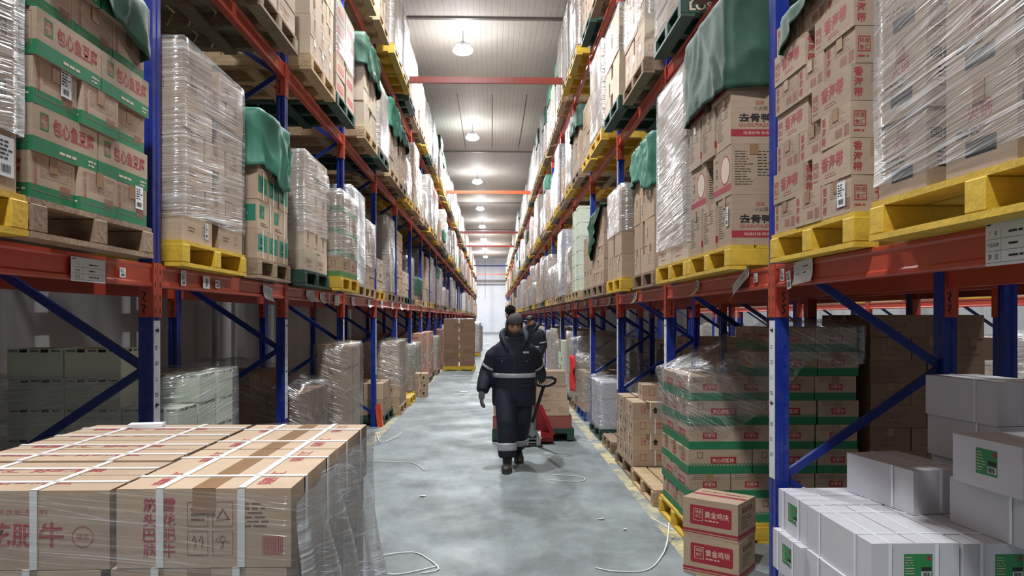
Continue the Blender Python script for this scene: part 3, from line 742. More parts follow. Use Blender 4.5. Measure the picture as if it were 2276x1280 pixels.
def tarp(where, x0, x1, y0, y1, z0, z1, m=None, seed=0, amp=0.016, bot=None, look='dark green tarpaulin', **kw):
    a = dict(fu=5.0, fv=1.5, diag=0.5, step=0.03, vstep=0.03, sag=0.03, lift=0.004, ridge=0.035); a.update(kw)
    bm = shell(x0, x1, y0, y1, z0, z1, amp, seed, bot=bot, **a)
    ctr = Vector(((x0 + x1) / 2, (y0 + y1) / 2, z0)); bmesh.ops.translate(bm, verts=bm.verts, vec=-ctr)
    o = obj('tarpaulin', new_mesh('tarpaulin', bm, [m or TARP], True), None, ctr)
    md = o.modifiers.new('thick', 'SOLIDIFY'); md.thickness = 0.002; md.offset = -1
    return tag(o, '%s draped over the %s' % (look, where), 'tarpaulin', 'tarpaulins')

# ---- the carton kinds of the photo
def pr_tofu(bm, F):
    for f in 'FB':
        M = F(f); put_frame(bm, M, -0.165, 0.082, -0.115, 0.142, 0.006, 2); put_text(bm, '锅圈', M, -0.14, 0.126, 0.02, None, 0); put_text(bm, '食汇', M, -0.14, 0.10, 0.02, None, 0)
        put_text(bm, '包心鱼豆腐', M, 0.045, 0.108, 0.062, 0.27, 0, fat=0.02); put_lines(bm, M, -0.05, 0.012, 0.08, 0.034, 1, 1, 5); put_lines(bm, M, 0.14, 0.01, 0.2, 0.04, 2, 1, 6)
    for f in 'EW':
        M = F(f); put_text(bm, '包心鱼豆腐', M, -0.105, 0.098, 0.018, None, 0, True); put_frame(bm, M, -0.12, 0.03, 0.12, 0.15, 0.002, 3)
        put_lines(bm, M, -0.08, 0.08, 0.11, 0.145, 7, 3, 2, 0.22); put_bars(bm, M, 0.04, 0.038, 0.11, 0.07, 3, 3)
TOFU = ctype('banded_carton', 'green-banded tofu carton', 0.42, 0.28, 0.163, [CARD2, GREEN], band=(0.0, 0.052), prints=pr_tofu, pmats=(RED, PALEP, GREEN, FAINT), tape=0.05, sticker=[('E', 0.06, 0.12, 0.07, 0.1), ('W', 0.06, 0.1, 0.06, 0.12)])
def pr_kelp(bm, F):
    for f in 'FB':
        M = F(f); put_frame(bm, M, -0.165, 0.045, -0.115, 0.105, 0.004, 0); put_text(bm, '锅圈', M, -0.14, 0.088, 0.019, None, 0); put_text(bm, '食汇', M, -0.14, 0.062, 0.019, None, 0)
        put_text(bm, '香海带', M, 0.015, 0.082, 0.062, 0.2, 0, fat=0.025); put_lines(bm, M, -0.165, 0.02, -0.1, 0.035, 1, 0, 3); put_lines(bm, M, -0.05, 0.02, 0.09, 0.042, 2, 0, 4, 0.3)
    for f in 'EW':
        M = F(f); put_text(bm, '香海带', M, -0.10, 0.072, 0.036, None, 0, True, 0.02); put_lines(bm, M, -0.05, 0.07, 0.12, 0.135, 7, 1, 8, 0.22); put_bars(bm, M, 0.0, 0.02, 0.06, 0.055, 1, 3); put_bars(bm, M, 0.075, 0.015, 0.12, 0.06, 1, 5)
KELP = ctype('kelp_carton', 'brown kelp carton', 0.355, 0.262, 0.143, [CARD2], prints=pr_kelp, pmats=(RED, FAINT), tape=0.05, sticker=[('E', 0.05, 0.08, 0.07, 0.1), ('W', 0.05, 0.08, 0.07, 0.1)])
def pr_hot(bm, F):
    for f in 'FB':
        M = F(f); put_text(bm, '去骨鸭掌', M, 0.0, 0.148, 0.05, 0.25, 1, fat=0.03); put_text(bm, 'QUGUYAZHANG', M, 0.0, 0.105, 0.022, 0.25, 0, fat=0.015, slant=0.2)
        put_text(bm, '国辣', M, -0.005, 0.232, 0.024, None, 0); put_text(bm, '小火锅', M, 0.0, 0.202, 0.024, None, 1)
        put_rect(bm, M, -0.17, 0.042, 0.17, 0.082, 2); M2 = M.copy(); M2.translation = M @ Vector((0, 0, 0.0006)); put_text(bm, '地道好味·鲜香脱骨', M2, 0, 0.062, 0.018, 0.2, 3)
    for f in 'EW':
        M = F(f)
        put_lines(bm, M, -0.11, 0.05, 0.0, 0.25, 14, 1, 8, 0.3); put_lines(bm, M, 0.02, 0.16, 0.11, 0.25, 6, 1, 9, 0.3)
HOT = ctype('duck_carton', 'tall brown duck carton', 0.345, 0.265, 0.285, [CARD2], prints=pr_hot, pmats=(RED, BLACK, CRIM, PALEP), tape=0.05, sticker=[('E', 0.06, 0.17, 0.05, 0.11), ('W', 0.06, 0.17, 0.05, 0.11)])
def pr_panel(bm, F):
    for f in 'FB':
        M = F(f); put_text(bm, '鸭掌', M, -0.1, 0.16, 0.03, None, 1, True); put_rect(bm, M, -0.17, 0.03, 0.17, 0.065, 2); put_lines(bm, M, -0.14, 0.08, -0.07, 0.1, 1, 0, 3)
        put_text(bm, '国辣', M, -0.1, 0.235, 0.02, None, 0)
        # a plain round emblem with a crimson ring
        for r0, r1, mi in ((0.0, 0.075, 3), (0.075, 0.085, 2)):
            n = 28; cx, cy = 0.06, 0.155
            for k in range(n):
                a, b = 2 * math.pi * k / n, 2 * math.pi * (k + 1) / n
                pts = [(cx + r1 * math.cos(a), cy + r1 * math.sin(a)), (cx + r1 * math.cos(b), cy + r1 * math.sin(b))] + ([(cx + r0 * math.cos(b), cy + r0 * math.sin(b)), (cx + r0 * math.cos(a), cy + r0 * math.sin(a))] if r0 else [(cx, cy)])
                bm.faces.new([bm.verts.new(M @ Vector((p[0], p[1], 0))) for p in pts]).material_index = mi
    for f in 'EW':
        M = F(f); put_lines(bm, M, -0.11, 0.05, 0.0, 0.25, 14, 1, 8, 0.3); put_lines(bm, M, 0.02, 0.10, 0.11, 0.25, 9, 1, 9, 0.3)
HOT2 = ctype('duck_carton', 'tall round-emblem carton', 0.345, 0.265, 0.285, [CARD2], prints=pr_panel, pmats=(RED, BLACK, CRIM, PALEP), tape=0.05, sticker=[('E', 0.06, 0.17, 0.05, 0.11), ('W', 0.06, 0.17, 0.05, 0.11)])
def pr_plain(bm, F):
    for f in 'FB':
        M = F(f); put_lines(bm, M, -0.13, 0.05, 0.02, 0.085, 2, 0, 3, 0.4); put_frame(bm, M, 0.07, 0.05, 0.11, 0.1, 0.003, 0)
    for f in 'EW': M = F(f); put_lines(bm, M, -0.08, 0.05, 0.06, 0.08, 2, 0, 5, 0.3)
PLAIN = ctype('plain_carton', 'plain brown carton', 0.42, 0.30, 0.15, [CARD], prints=pr_plain, pmats=(BROWNP,), tape=0.055, sticker=[('E', 0.05, 0.08, 0.06, 0.09), ('W', 0.05, 0.08, 0.06, 0.09), ('F', 0.12, 0.08, 0.05, 0.09)])
TALL = ctype('shipping_carton', 'brown shipping carton', 0.40, 0.29, 0.235, [CARD], prints=None, tape=0.05, sticker=[('E', -0.07, 0.13, 0.04, 0.1), ('W', -0.07, 0.13, 0.04, 0.1), ('F', -0.1, 0.13, 0.04, 0.1)])
def pr_gs(bm, F):
    for f in 'FB':
        M = F(f); put_rect(bm, M, -0.15, 0.075, -0.04, 0.165, 0); put_lines(bm, M, -0.12, 0.02, 0.05, 0.05, 2, 1, 4); put_text(bm, '鱼丸', M, -0.095, 0.12, 0.035, None, 2)
    for f in 'EW':
        M = F(f); put_rect(bm, M, -0.105, 0.05, 0.105, 0.165, 0); put_text(bm, '鱼丸', M, 0, 0.12, 0.05, None, 2); put_lines(bm, M, -0.06, 0.06, 0.06, 0.08, 1, 2, 3)
GSTRAP = ctype('strapped_carton', 'strapped green-panel carton', 0.40, 0.24, 0.20, [CARD], prints=pr_gs, pmats=(mat('print_teal', (38, 124, 96), 0.7), BLACK, PALEP), straps=((0.0, 'x'), (0.1, 'y')), tape=None)
def pr_white(bm, F):
    for f in 'EW':
        M = F(f); put_rect(bm, M, -0.045, 0.06, 0.065, 0.15, 0)
        M2 = M.copy(); M2.translation = M @ Vector((0, 0, 0.0006)); put_lines(bm, M2, -0.04, 0.07, 0.01, 0.142, 7, 1, 3, 0.25); put_rect(bm, M2, 0.022, 0.085, 0.06, 0.1, 2); put_rect(bm, M2, 0.022, 0.064, 0.06, 0.083, 3)
        M3 = M.copy(); M3.translation = M @ Vector((0, 0, 0.0018)); put_bars(bm, M3, 0.026, 0.066, 0.057, 0.081, 2, 5); put_rect(bm, M2, 0.045, 0.125, 0.058, 0.142, 4)
WHITE = ctype('white_carton', 'white carton with green label', 0.58, 0.34, 0.19, [WHITEC], prints=pr_white, pmats=(LABELG, PALEP, BLACK, PAPER, CRIM), part='green_label', straps=((0.08, 'x'), (-0.10, 'x'), (0.16, 'y'), (-0.16, 'y')), strapm=mat('clear_strap', (224, 226, 232), 0.25))
WHITEP = ctype('white_carton', 'plain white carton', 0.58, 0.34, 0.19, [WHITEC], straps=((0.16, 'y'), (-0.16, 'y')), strapm=MATS['clear_strap'])
def pr_foam(bm, F):
    for f, hw in (('F', 0.14), ('B', 0.14), ('E', 0.1), ('W', 0.1)):
        M = F(f); x = -hw; k = 0
        while x < hw - 0.02:
            if k % 2 == 0: put_text(bm, 'PENGXUN', M, x + 0.025, 0.15, 0.012, 0.045, 0, fat=0.04)
            else:
                put_rect(bm, M, x + 0.002, 0.142, x + 0.042, 0.158, 0)
            x += 0.056; k += 1
FOAMB = ctype('foam_box', 'pale taped foam box', 0.30, 0.26, 0.16, [FOAM], cat='box', prints=pr_foam, pmats=(BLACK,), part='printed_tape')
FOAMS = ctype('foam_box', 'pale green foam box', 0.50, 0.36, 0.21, [FOAM], cat='box', prints=lambda bm, F: [put_lines(bm, F(f), -0.15, 0.165, 0.15, 0.185, 1, 0, 4, 0.7) or put_rect(bm, F(f), -0.05, 0.06, 0.05, 0.072, 1) for f in 'FBEW'], pmats=(BLACK, mat('foam_shade', (170, 186, 158), 0.7)), part='printed_tape', lid=True)
def pr_crab(bm, F):
    for f in 'FB':
        M = F(f); put_rect(bm, M, -0.07, 0.07, 0.115, 0.12, 2); M2 = M.copy(); M2.translation = M @ Vector((0, 0, 0.0006)); put_text(bm, '夹心仿蟹排', M2, 0.02, 0.095, 0.032, 0.155, 3, fat=0.01)
        put_frame(bm, M, -0.165, 0.11, -0.125, 0.155, 0.005, 1)
        x = -0.228
        while x < 0.225: put_rect(bm, M, x, 0.056, x + 0.012, 0.066, 0); put_rect(bm, M, x + 0.012, 0.066, x + 0.024, 0.076, 0); x += 0.024
    for f in 'EW':
        M = F(f); put_rect(bm, M, -0.05, 0.075, 0.05, 0.12, 2); M2 = M.copy(); M2.translation = M @ Vector((0, 0, 0.0006)); put_text(bm, '仿蟹排', M2, 0, 0.097, 0.026, 0.08, 3); put_lines(bm, M, -0.12, 0.13, 0.1, 0.165, 3, 1, 4, 0.3)
CRAB = ctype('banded_carton', 'banded crab-stick carton', 0.46, 0.30, 0.172, [CARD2, GREEN], band=(0.0, 0.056), prints=pr_crab, pmats=(GREEN, BROWNP, CRIM, PALEP), tape=0.05)
def pr_nug(bm, F):
    for f in 'FB':
        M = F(f)
        put_rect(bm, M, -0.125, 0.075, 0.135, 0.195, 0); put_rect(bm, M, -0.13, 0.08, -0.125, 0.19, 0); put_rect(bm, M, 0.135, 0.08, 0.14, 0.19, 0)
        M2 = M.copy(); M2.translation = M @ Vector((0, 0, 0.0006)); put_frame(bm, M2, -0.105, 0.10, -0.045, 0.175, 0.003, 1); put_text(bm, '锅圈', M2, -0.075, 0.155, 0.02, None, 1); put_text(bm, '食汇', M2, -0.075, 0.128, 0.02, None, 1)
        put_text(bm, '黄金鸡块', M2, 0.045, 0.145, 0.042, 0.155, 1, fat=0.01); put_lines(bm, M2, -0.03, 0.1, 0.11, 0.116, 1, 1, 4, 0.5)
        put_rect(bm, M, -0.18, 0.03, 0.18, 0.045, 0); put_rect(bm, M, -0.18, 0.018, 0.18, 0.024, 0)
    for f in 'EW':
        M = F(f); put_text(bm, '黄金鸡块', M, 0.0, 0.185, 0.038, 0.17, 2, fat=0.01); put_lines(bm, M, -0.09, 0.07, 0.08, 0.15, 5, 2, 5, 0.35); put_rect(bm, M, -0.15, 0.03, 0.15, 0.045, 0); put_rect(bm, M, -0.15, 0.018, 0.15, 0.024, 0)
    M = F('T'); put_text(bm, '好味直达·锅圈食汇', M, 0.0, 0.075, 0.03, 0.3, 0); put_rect(bm, M, -0.175, -0.02, 0.175, 0.02, 0)
NUG = ctype('nugget_carton', 'crimson-panel carton', 0.36, 0.30, 0.234, [CARD], prints=pr_nug, pmats=(CRIM, PALEP, BROWNP), sticker=None)
def pr_redt(bm, F):
    for f in 'FB':
        M = F(f); put_rect(bm, M, -0.14, 0.045, 0.14, 0.115, 0); M2 = M.copy(); M2.translation = M @ Vector((0, 0, 0.0006)); put_text(bm, '食品罗非鱼', M2, 0, 0.08, 0.04, 0.22, 1, fat=0.01)
    for f in 'EW':
        M = F(f); put_text(bm, '罗非鱼', M, 0, 0.09, 0.05, 0.17, 0, fat=0.02); put_lines(bm, M, -0.08, 0.03, 0.08, 0.05, 1, 0, 4)
REDT = ctype('red_panel_carton', 'pale red-panel carton', 0.42, 0.30, 0.19, [CARD3], prints=pr_redt, pmats=(mat('panel_red', (196, 52, 62), 0.6), PALEP), tape=0.05)
def pr_cr(bm, F):
    for f in 'FBEW': put_rect(bm, F(f), -0.015, 0.09, 0.015, 0.13, 0)
CREAM = ctype('pale_carton', 'pale unprinted carton', 0.40, 0.29, 0.155, [CARD3], prints=pr_cr, pmats=(mat('tape_tan', (190, 164, 132), 0.4),), part='tape_end', sticker=[('W', 0.06, 0.09, 0.06, 0.07), ('F', 0.11, 0.09, 0.07, 0.07)])
def pr_st(bm, F):
    for f in 'FB':
        M = F(f); put_text(bm, '鲜嫩牛肉', M, 0.06, 0.10, 0.034, 0.15, 0, fat=0.01); put_lines(bm, M, 0.0, 0.05, 0.14, 0.075, 2, 0, 3); put_frame(bm, M, -0.15, 0.05, -0.09, 0.12, 0.004, 0)
    for f in 'EW': M = F(f); put_frame(bm, M, -0.07, 0.05, 0.0, 0.12, 0.005, 0); put_text(bm, '食', M, -0.035, 0.085, 0.04, None, 0); put_text(bm, '⬆', M, 0.07, 0.08, 0.06, None, 1)
REDST = ctype('beef_carton', 'strapped red-print carton', 0.44, 0.31, 0.155, [CARD], prints=pr_st, pmats=(RED, BLACK), straps=((0.02, 'x'), (0.0, 'y')), tape=0.05)
# ------------------------------------------------------------------ loads on the racks
XFL, XFR = -1.57, 1.34
SIDEN = {'L': 'left', 'R': 'right'}
def where_of(side, lv, s): return '%s load, %s %s' % (O(s + 1), SIDEN[side], 'lower shelf' if lv == 0 else 'middle shelf' if lv == 1 else 'top shelf' if lv == 2 else 'floor row')
def zlev(lv): return 0.0 if lv < 0 else LEV[lv] + 0.001
def slot(s):
    b, k = divmod(s, 2); y = fy(b) + 0.09
    return (y + 0.06, y + 1.11) if k == 0 else (y + 1.21, y + 2.26)
def rack_pallet(side, lv, s, color, y0, y1, xf=None, near=True, stencil=None):
    sg = 1 if side == 'L' else -1; xf = (XFL if side == 'L' else XFR) if xf is None else xf
    return pallet(color, xf + sg * 0.015 - sg * PD / 2, (y0 + y1) / 2, zlev(lv), where_of(side, lv, s), near, y1 - y0 + 0.06, PD, 0, stencil)
USED = set()
def load(side, lv, s, color, c, y0, y1, pattern, nlay, cam=2, film=None, tarp_=None, xf=None, **kw):
    USED.add((side, lv, s)); sg = 1 if side == 'L' else -1
    xf = (XFL if side == 'L' else XFR) if xf is None else xf
    w = where_of(side, lv, s); st = kw.pop('stencil', None)
    rack_pallet(side, lv, s, color, y0, y1, xf, True, st)
    z0 = zlev(lv) + PH + 0.001
    if callable(c): zt = c(side, y0, y1, xf, z0, w)
    else: zt = stack(c, side, y0, y1, xf, z0, pattern, nlay, w, cam, **kw)
    x0, x1 = sorted((xf + sg * 0.006, xf - sg * 1.03))
    if film:
        f = dict(film); fz = f.pop('z0', z0 + 0.02); fd = f.pop('dz', 0.0)
        wrap(w, x0, x1, y0 - 0.006, y1 + 0.006, fz, zt + 0.006 + fd, **f)
    if tarp_:
        f = dict(tarp_); tb = f.pop('z0')
        tarp(w, x0 - 0.004, x1 + 0.004, y0 - 0.012, f.pop('y1', y1 + 0.012), tb, zt + 0.012 + f.pop('dz', 0), **f)
    return zt
E3L2 = [('E', 3), ('L', 2)]; L2E3 = [('L', 2), ('E', 3)]; L2 = [('L', 2)]; E3 = [('E', 3)]
def pr_meat(bm, F):
    for f in 'FB': M = F(f); put_text(bm, '鲜牛肉', M, 0.06, 0.13, 0.075, 0.26, 0, fat=0.02); put_text(bm, '净含量：9.6千克', M, 0.07, 0.055, 0.02, 0.16, 0); put_frame(bm, M, -0.19, 0.06, -0.11, 0.15, 0.004, 0)
    for f in 'EW': M = F(f); put_text(bm, '鲜牛肉', M, 0.0, 0.13, 0.06, 0.2, 1); put_lines(bm, M, -0.1, 0.03, 0.1, 0.08, 3, 0, 3)
MEAT = ctype('meat_carton', 'black-print carton', 0.50, 0.34, 0.20, [CARD2], prints=pr_meat, pmats=(BLACK, RED), tape=0.05, sticker=[('F', 0.19, 0.11, 0.08, 0.13)])
def pr_icon(bm, F):
    for f in 'FB':
        M = F(f); put_text(bm, '国辣火锅食材', M, -0.05, 0.17, 0.034, 0.24, 0, fat=0.01); put_lines(bm, M, -0.15, 0.06, -0.05, 0.13, 5, 0, 4, 0.35)
        put_rect(bm, M, 0.03, 0.045, 0.16, 0.09, 0); M2 = M.copy(); M2.translation = M @ Vector((0, 0, 0.0006))
        for i, ch in enumerate('⚱☂↑↑'): put_text(bm, ch, M2, 0.05 + 0.03 * i, 0.068, 0.026, None, 1)
        put_bars(bm, M, 0.03, 0.1, 0.13, 0.14, 0, 7); put_text(bm, '食汇', M, 0.13, 0.22, 0.03, None, 2)
    for f in 'EW': M = F(f); put_text(bm, '火锅', M, 0, 0.17, 0.05, None, 2); put_rect(bm, M, -0.06, 0.045, 0.07, 0.09, 0); put_lines(bm, M, -0.1, 0.1, 0.1, 0.13, 2, 0, 3)
ICON = ctype('icon_carton', 'black icon-panel carton', 0.37, 0.30, 0.25, [CARD2], prints=pr_icon, pmats=(BLACK, PALEP, RED), tape=0.05)
def pr_gb(bm, F):
    for f in 'FBEW': M = F(f); put_text(bm, '藕片', M, -0.03, 0.13, 0.045, None, 0); put_frame(bm, M, 0.06, 0.1, 0.1, 0.16, 0.004, 0); put_lines(bm, M, -0.08, 0.08, 0.08, 0.1, 1, 0, 5)
GBAND = ctype('banded_carton', 'leaf-green banded carton', 0.44, 0.31, 0.215, [CARD, mat('print_leaf', (86, 132, 70), 0.7)], band=(0.0, 0.055), prints=pr_gb, pmats=(BROWNP,), tape=0.05)
def pr_bl(bm, F):
    for f in 'FB': M = F(f); put_text(bm, '百福丸子', M, -0.03, 0.085, 0.042, 0.19, 0); put_frame(bm, M, -0.18, 0.06, -0.14, 0.11, 0.004, 0); put_lines(bm, M, -0.12, 0.03, 0.05, 0.05, 1, 0, 5)
    for f in 'EW': M = F(f); put_text(bm, '丸子', M, 0, 0.085, 0.04, None, 0); put_lines(bm, M, -0.08, 0.03, 0.08, 0.05, 1, 0, 5)
PALER = ctype('pale_carton', 'pale red-lettered carton', 0.44, 0.31, 0.17, [CARD3], prints=pr_bl, pmats=(mat('print_faded_red', (176, 104, 90), 0.7),), tape=0.05)

# left, lower shelf
load('L', 0, 0, 'yellow', MEAT, 1.50, 2.52, [('L', 2)], 6, 1, film=dict(m=FILMX, amp=0.012, seed=11, z0=2.20), stick=((0, 1),))
def yw(y, a, za, b, zb): return za + (zb - za) * max(0, min(1, (y - a) / (b - a)))
load('L', 0, 1, 'wood', TOFU, 2.60, 3.445, E3L2, 6, 1, stick=((0, 2), (2, 0)), jit=0.014,
     tarp_=dict(z0=2.8, seed=3, y1=3.36, m=TARP, bot=lambda x, y, u: yw(y, 2.85, 3.0, 3.1, 2.78) + 0.04 * math.sin(u * 9)))
load('L', 0, 2, 'yellow', PLAIN, 3.985, 4.93, [('L', 2), ('E', 3)], 7, 2, film=dict(m=FILM, amp=0.007, seed=21, z0=2.14, dz=0.012, fv=4), xf=-1.63, stick=((0, 0),))
load('L', 0, 3, 'wood', GSTRAP, 5.14, 5.90, [('E', 3), ('L', 2)], 5, 2, xf=-1.60, tarp_=dict(z0=2.6, seed=8, m=TARP2, amp=0.015, ridge=0.035, y1=5.84, bot=lambda x, y, u: 2.60 + 0.05 * math.sin(u * 7), look='torn teal green tarpaulin'))
load('L', 0, 4, 'green', PALER, 6.40, 7.30, [('L', 2), ('E', 3)], 6, 2, film=dict(m=FILM, amp=0.028, seed=31, z0=2.34, fu=2.2, topshape=lambda x, y: 3.04 - 0.10 * max(0, (y - 6.6))), xf=-1.60, drop_top=())
load('L', 0, 5, 'yellow', GBAND, 7.46, 8.36, [('L', 2), ('E', 3)], 4, 2, film=dict(m=FILM, amp=0.02, seed=41, z0=2.2), xf=-1.50)
load('L', 0, 6, 'pale', WHITEP, 8.80, 9.76, [('E', 2)], 6, 1, film=dict(m=FILMHL, amp=0.010, seed=51), xf=-1.66)
load('L', 0, 7, 'pale', PLAIN, 9.92, 10.80, L2E3, 6, 2, film=dict(m=FILM, amp=0.02, seed=61, z0=2.3), xf=-1.69)
# left, middle shelf
load('L', 1, 2, 'wood', PALER, 4.0, 4.95, [('L', 2)], 2, 1)
load('L', 1, 3, 'wood', PALER, 5.08, 6.0, [('L', 2)], 3, 1)
load('L', 1, 4, 'pale', PALER, 6.38, 7.3, [('E', 3), ('E', 3)], 5, 2, xf=-1.54)
load('L', 1, 5, 'green', REDT, 7.44, 8.34, [('L', 2)], 5, 1, xf=-1.54, film=dict(m=FILMHL, amp=0.010, seed=71, z0=4.25))
load('L', 1, 6, 'pale', CREAM, 8.80, 9.74, [('E', 3), ('L', 2)], 7, 2, xf=-1.50, stick=((4, 0),), tarp_=dict(z0=4.55, seed=13, amp=0.015, bot=lambda x, y, u: 4.52 + 0.05 * math.sin(u * 8) - 0.12 * max(0, y - 9.3), look='green tarpaulin'))
load('L', 1, 7, 'green', PLAIN, 9.9, 10.8, [('L', 2)], 6, 1, xf=-1.50, film=dict(m=FILMHL, amp=0.014, seed=81))
load('L', 1, 8, 'pale', PALER, 11.15, 12.1, [('E', 3), ('L', 2)], 6, 1, xf=-1.52, tarp_=dict(z0=4.45, seed=17, m=TARP2, bot=lambda x, y, u: 4.40 + 0.05 * math.sin(u * 8), look='teal green tarpaulin'))
load('L', 1, 9, 'wood', PLAIN, 12.25, 13.2, [('E', 3), ('L', 2)], 6, 1, xf=-1.52, tarp_=dict(z0=4.5, seed=19, m=TARP, bot=lambda x, y, u: 4.5 + 0.04 * math.sin(u * 8)))
# left, top shelf
load('L', 2, 6, 'pale', PALER, 8.8, 9.75, [('L', 2)], 3, 1, xf=-1.52)
load('L', 2, 7, 'pale', PALER, 9.92, 10.8, [('E', 3)], 3, 1, xf=-1.50)
load('L', 2, 8, 'yellow', PLAIN, 11.15, 12.1, [('L', 2)], 8, 1, xf=-1.46, film=dict(m=FILMHL, amp=0.012, seed=91))
load('L', 2, 9, 'yellow', PLAIN, 12.25, 13.2, [('L', 2)], 7, 1, xf=-1.46, film=dict(m=FILMHL, amp=0.012, seed=92))
# right, lower shelf
load('R', 0, 0, 'yellow', ICON, 1.50, 2.60, [('E', 3), ('E', 3)], 5, 1, film=dict(m=FILMX, amp=0.007, seed=101, z0=2.06, fv=3, diag=0.9), xf=1.36)
load('R', 0, 1, 'yellow', KELP, 2.86, 3.66, [('E', 3), ('L', 2)], 7, 2, stick=((0, 0),), jit=0.013, xf=1.40,
     tarp_=dict(z0=2.8, seed=23, y1=3.53, ridge=0.02, bot=lambda x, y, u: yw(y, 2.95, 3.06, 3.6, 2.84) + 0.02 * math.sin(u * 9)))
def hot_load(side, y0, y1, xf, z0, w):
    z = z0
    for l in range(5):
        if l % 2 == 0: z = stack_layer(HOT, side, y0, y1, xf, z, 'E', 3, l, w, 3, stick=(l == 0,))
        else: z = stack_layer(HOT2, side, y0, y1, xf, z, 'L', 2, l, w, 3)
    return z
def stack_layer(c, side, y0, y1, xf, z, kind, n, l, w, cam, stick=(False,)):
    s = 1 if side == 'L' else -1
    ly, lx = (c.L, c.W) if kind == 'L' else (c.W, c.L); rz = (math.pi / 2 if s > 0 else -math.pi / 2) if kind == 'L' else (0 if s > 0 else math.pi)
    pitch = (y1 - y0 - ly) / max(1, n - 1)
    for i in range(n):
        for j in range(cam):
            if j and i: continue
            lab = '%s, %s layer, %s along%s, %s' % (c.look, ONES[l + 1], ONES[i + 1], ', %s deep' % ONES[j + 1] if j else '', w)
            carton(c, xf - s * (lx / 2 + j * (lx + 0.003)), y0 + ly / 2 + pitch * i, z, rz, lab, 'cartons of the ' + w, stick[0] and i == 0 and j == 0, 0.010)
    return z + c.H + 0.0015
load('R', 0, 2, 'yellow', hot_load, 4.19, 5.04, None, 5, 2, xf=1.345, tarp_=dict(z0=2.9, seed=29, amp=0.006, dz=0.0, fu=2.0, diag=1.0, ridge=0.022, bot=lambda x, y, u: yw(y, 4.2, 2.89, 5.0, 2.90) + 0.012 * math.sin(u * 4)))
load('R', 0, 3, 'yellow', PALER, 5.14, 6.04, [('L', 2)], 8, 1, xf=1.35, film=dict(m=FILMH, amp=0.009, seed=111, z0=2.13, fv=3, diag=0.9), stick=((0, 0),))
load('R', 0, 4, 'wood', TALL, 6.38, 7.26, [('E', 3), ('L', 2)], 5, 2, xf=1.39, stick=((0, 0), (1, 0), (2, 1), (0, 2)), tarp_=dict(z0=2.75, seed=37, m=TARP2, amp=0.005, ridge=0.03, fu=8.0, bot=lambda x, y, u: yw(y, 6.4, 2.74, 7.3, 2.9) + 0.04 * math.sin(u * 8), look='crumpled teal tarpaulin'))
load('R', 0, 5, 'yellow', TALL, 7.52, 8.40, [('E', 3), ('L', 2)], 4, 3, xf=1.31, stick=((0, 0),), film=dict(m=FILMH, amp=0.012, seed=121, z0=2.48))
load('R', 0, 6, 'wood', PLAIN, 8.80, 9.76, [('E', 3), ('L', 2)], 6, 2, xf=1.32, tarp_=dict(z0=2.6, seed=43, bot=lambda x, y, u: yw(y, 8.8, 2.95, 9.7, 2.35), look='slipping green tarpaulin'))
load('R', 0, 7, 'wood', TALL, 9.92, 10.8, [('E', 3), ('L', 2)], 3, 2, xf=1.33)
load('R', 0, 8, 'pale', FOAMS, 11.16, 12.1, [('E', 2)], 6, 3, xf=1.30, gap=0.005)
load('R', 0, 9, 'pale', PLAIN, 12.25, 13.2, [('E', 3), ('L', 2)], 5, 2, xf=1.31, film=dict(m=FILM, amp=0.02, seed=131))
# right, middle shelf
load('R', 1, 2, 'wood', PALER, 4.10, 4.95, [('L', 2)], 2, 1, xf=1.35)
load('R', 1, 3, 'green', PALER, 5.20, 6.02, [('L', 2)], 3, 1, xf=1.33, stencil='LOSCAM', film=dict(m=FILMH, amp=0.01, seed=141))
load('R', 1, 4, 'wood', PALER, 6.40, 7.34, [('E', 3), ('L', 2)], 5, 2, xf=1.31, film=dict(m=FILMC, amp=0.012, seed=142, z0=4.2))
load('R', 1, 5, 'green', CREAM, 7.50, 8.42, [('L', 2), ('E', 3)], 6, 2, xf=1.28, film=dict(m=FILMC, amp=0.012, seed=143, z0=4.3))
load('R', 1, 6, 'yellow', PLAIN, 8.80, 9.76, [('L', 2)], 7, 2, xf=1.30, film=dict(m=FILMH, amp=0.015, seed=151))
load('R', 1, 7, 'yellow', PLAIN, 9.92, 10.8, [('L', 2)], 5, 1, xf=1.32)
load('R', 1, 8, 'wood', TALL, 11.15, 12.1, [('E', 3), ('L', 2)], 4, 2, xf=1.31, tarp_=dict(z0=4.5, seed=47, bot=lambda x, y, u: 4.45 + 0.04 * math.sin(u * 8), look='green tarpaulin'))
load('R', 1, 9, 'yellow', PLAIN, 12.25, 13.2, [('L', 2)], 7, 1, xf=1.31, film=dict(m=FILMH, amp=0.018, seed=152))
load('R', 2, 6, 'wood', PALER, 8.8, 9.75, [('L', 2)], 4, 1, xf=1.31)
load('R', 2, 7, 'green', PALER, 9.92, 10.8, [('E', 3)], 3, 1, xf=1.31)
load('R', 2, 8, 'yellow', PLAIN, 11.15, 12.1, [('L', 2)], 7, 1, xf=1.27, film=dict(m=FILMH, amp=0.012, seed=161))
load('R', 2, 9, 'yellow', PLAIN, 12.25, 13.2, [('L', 2)], 8, 1, xf=1.26, film=dict(m=FILMH, amp=0.012, seed=162))

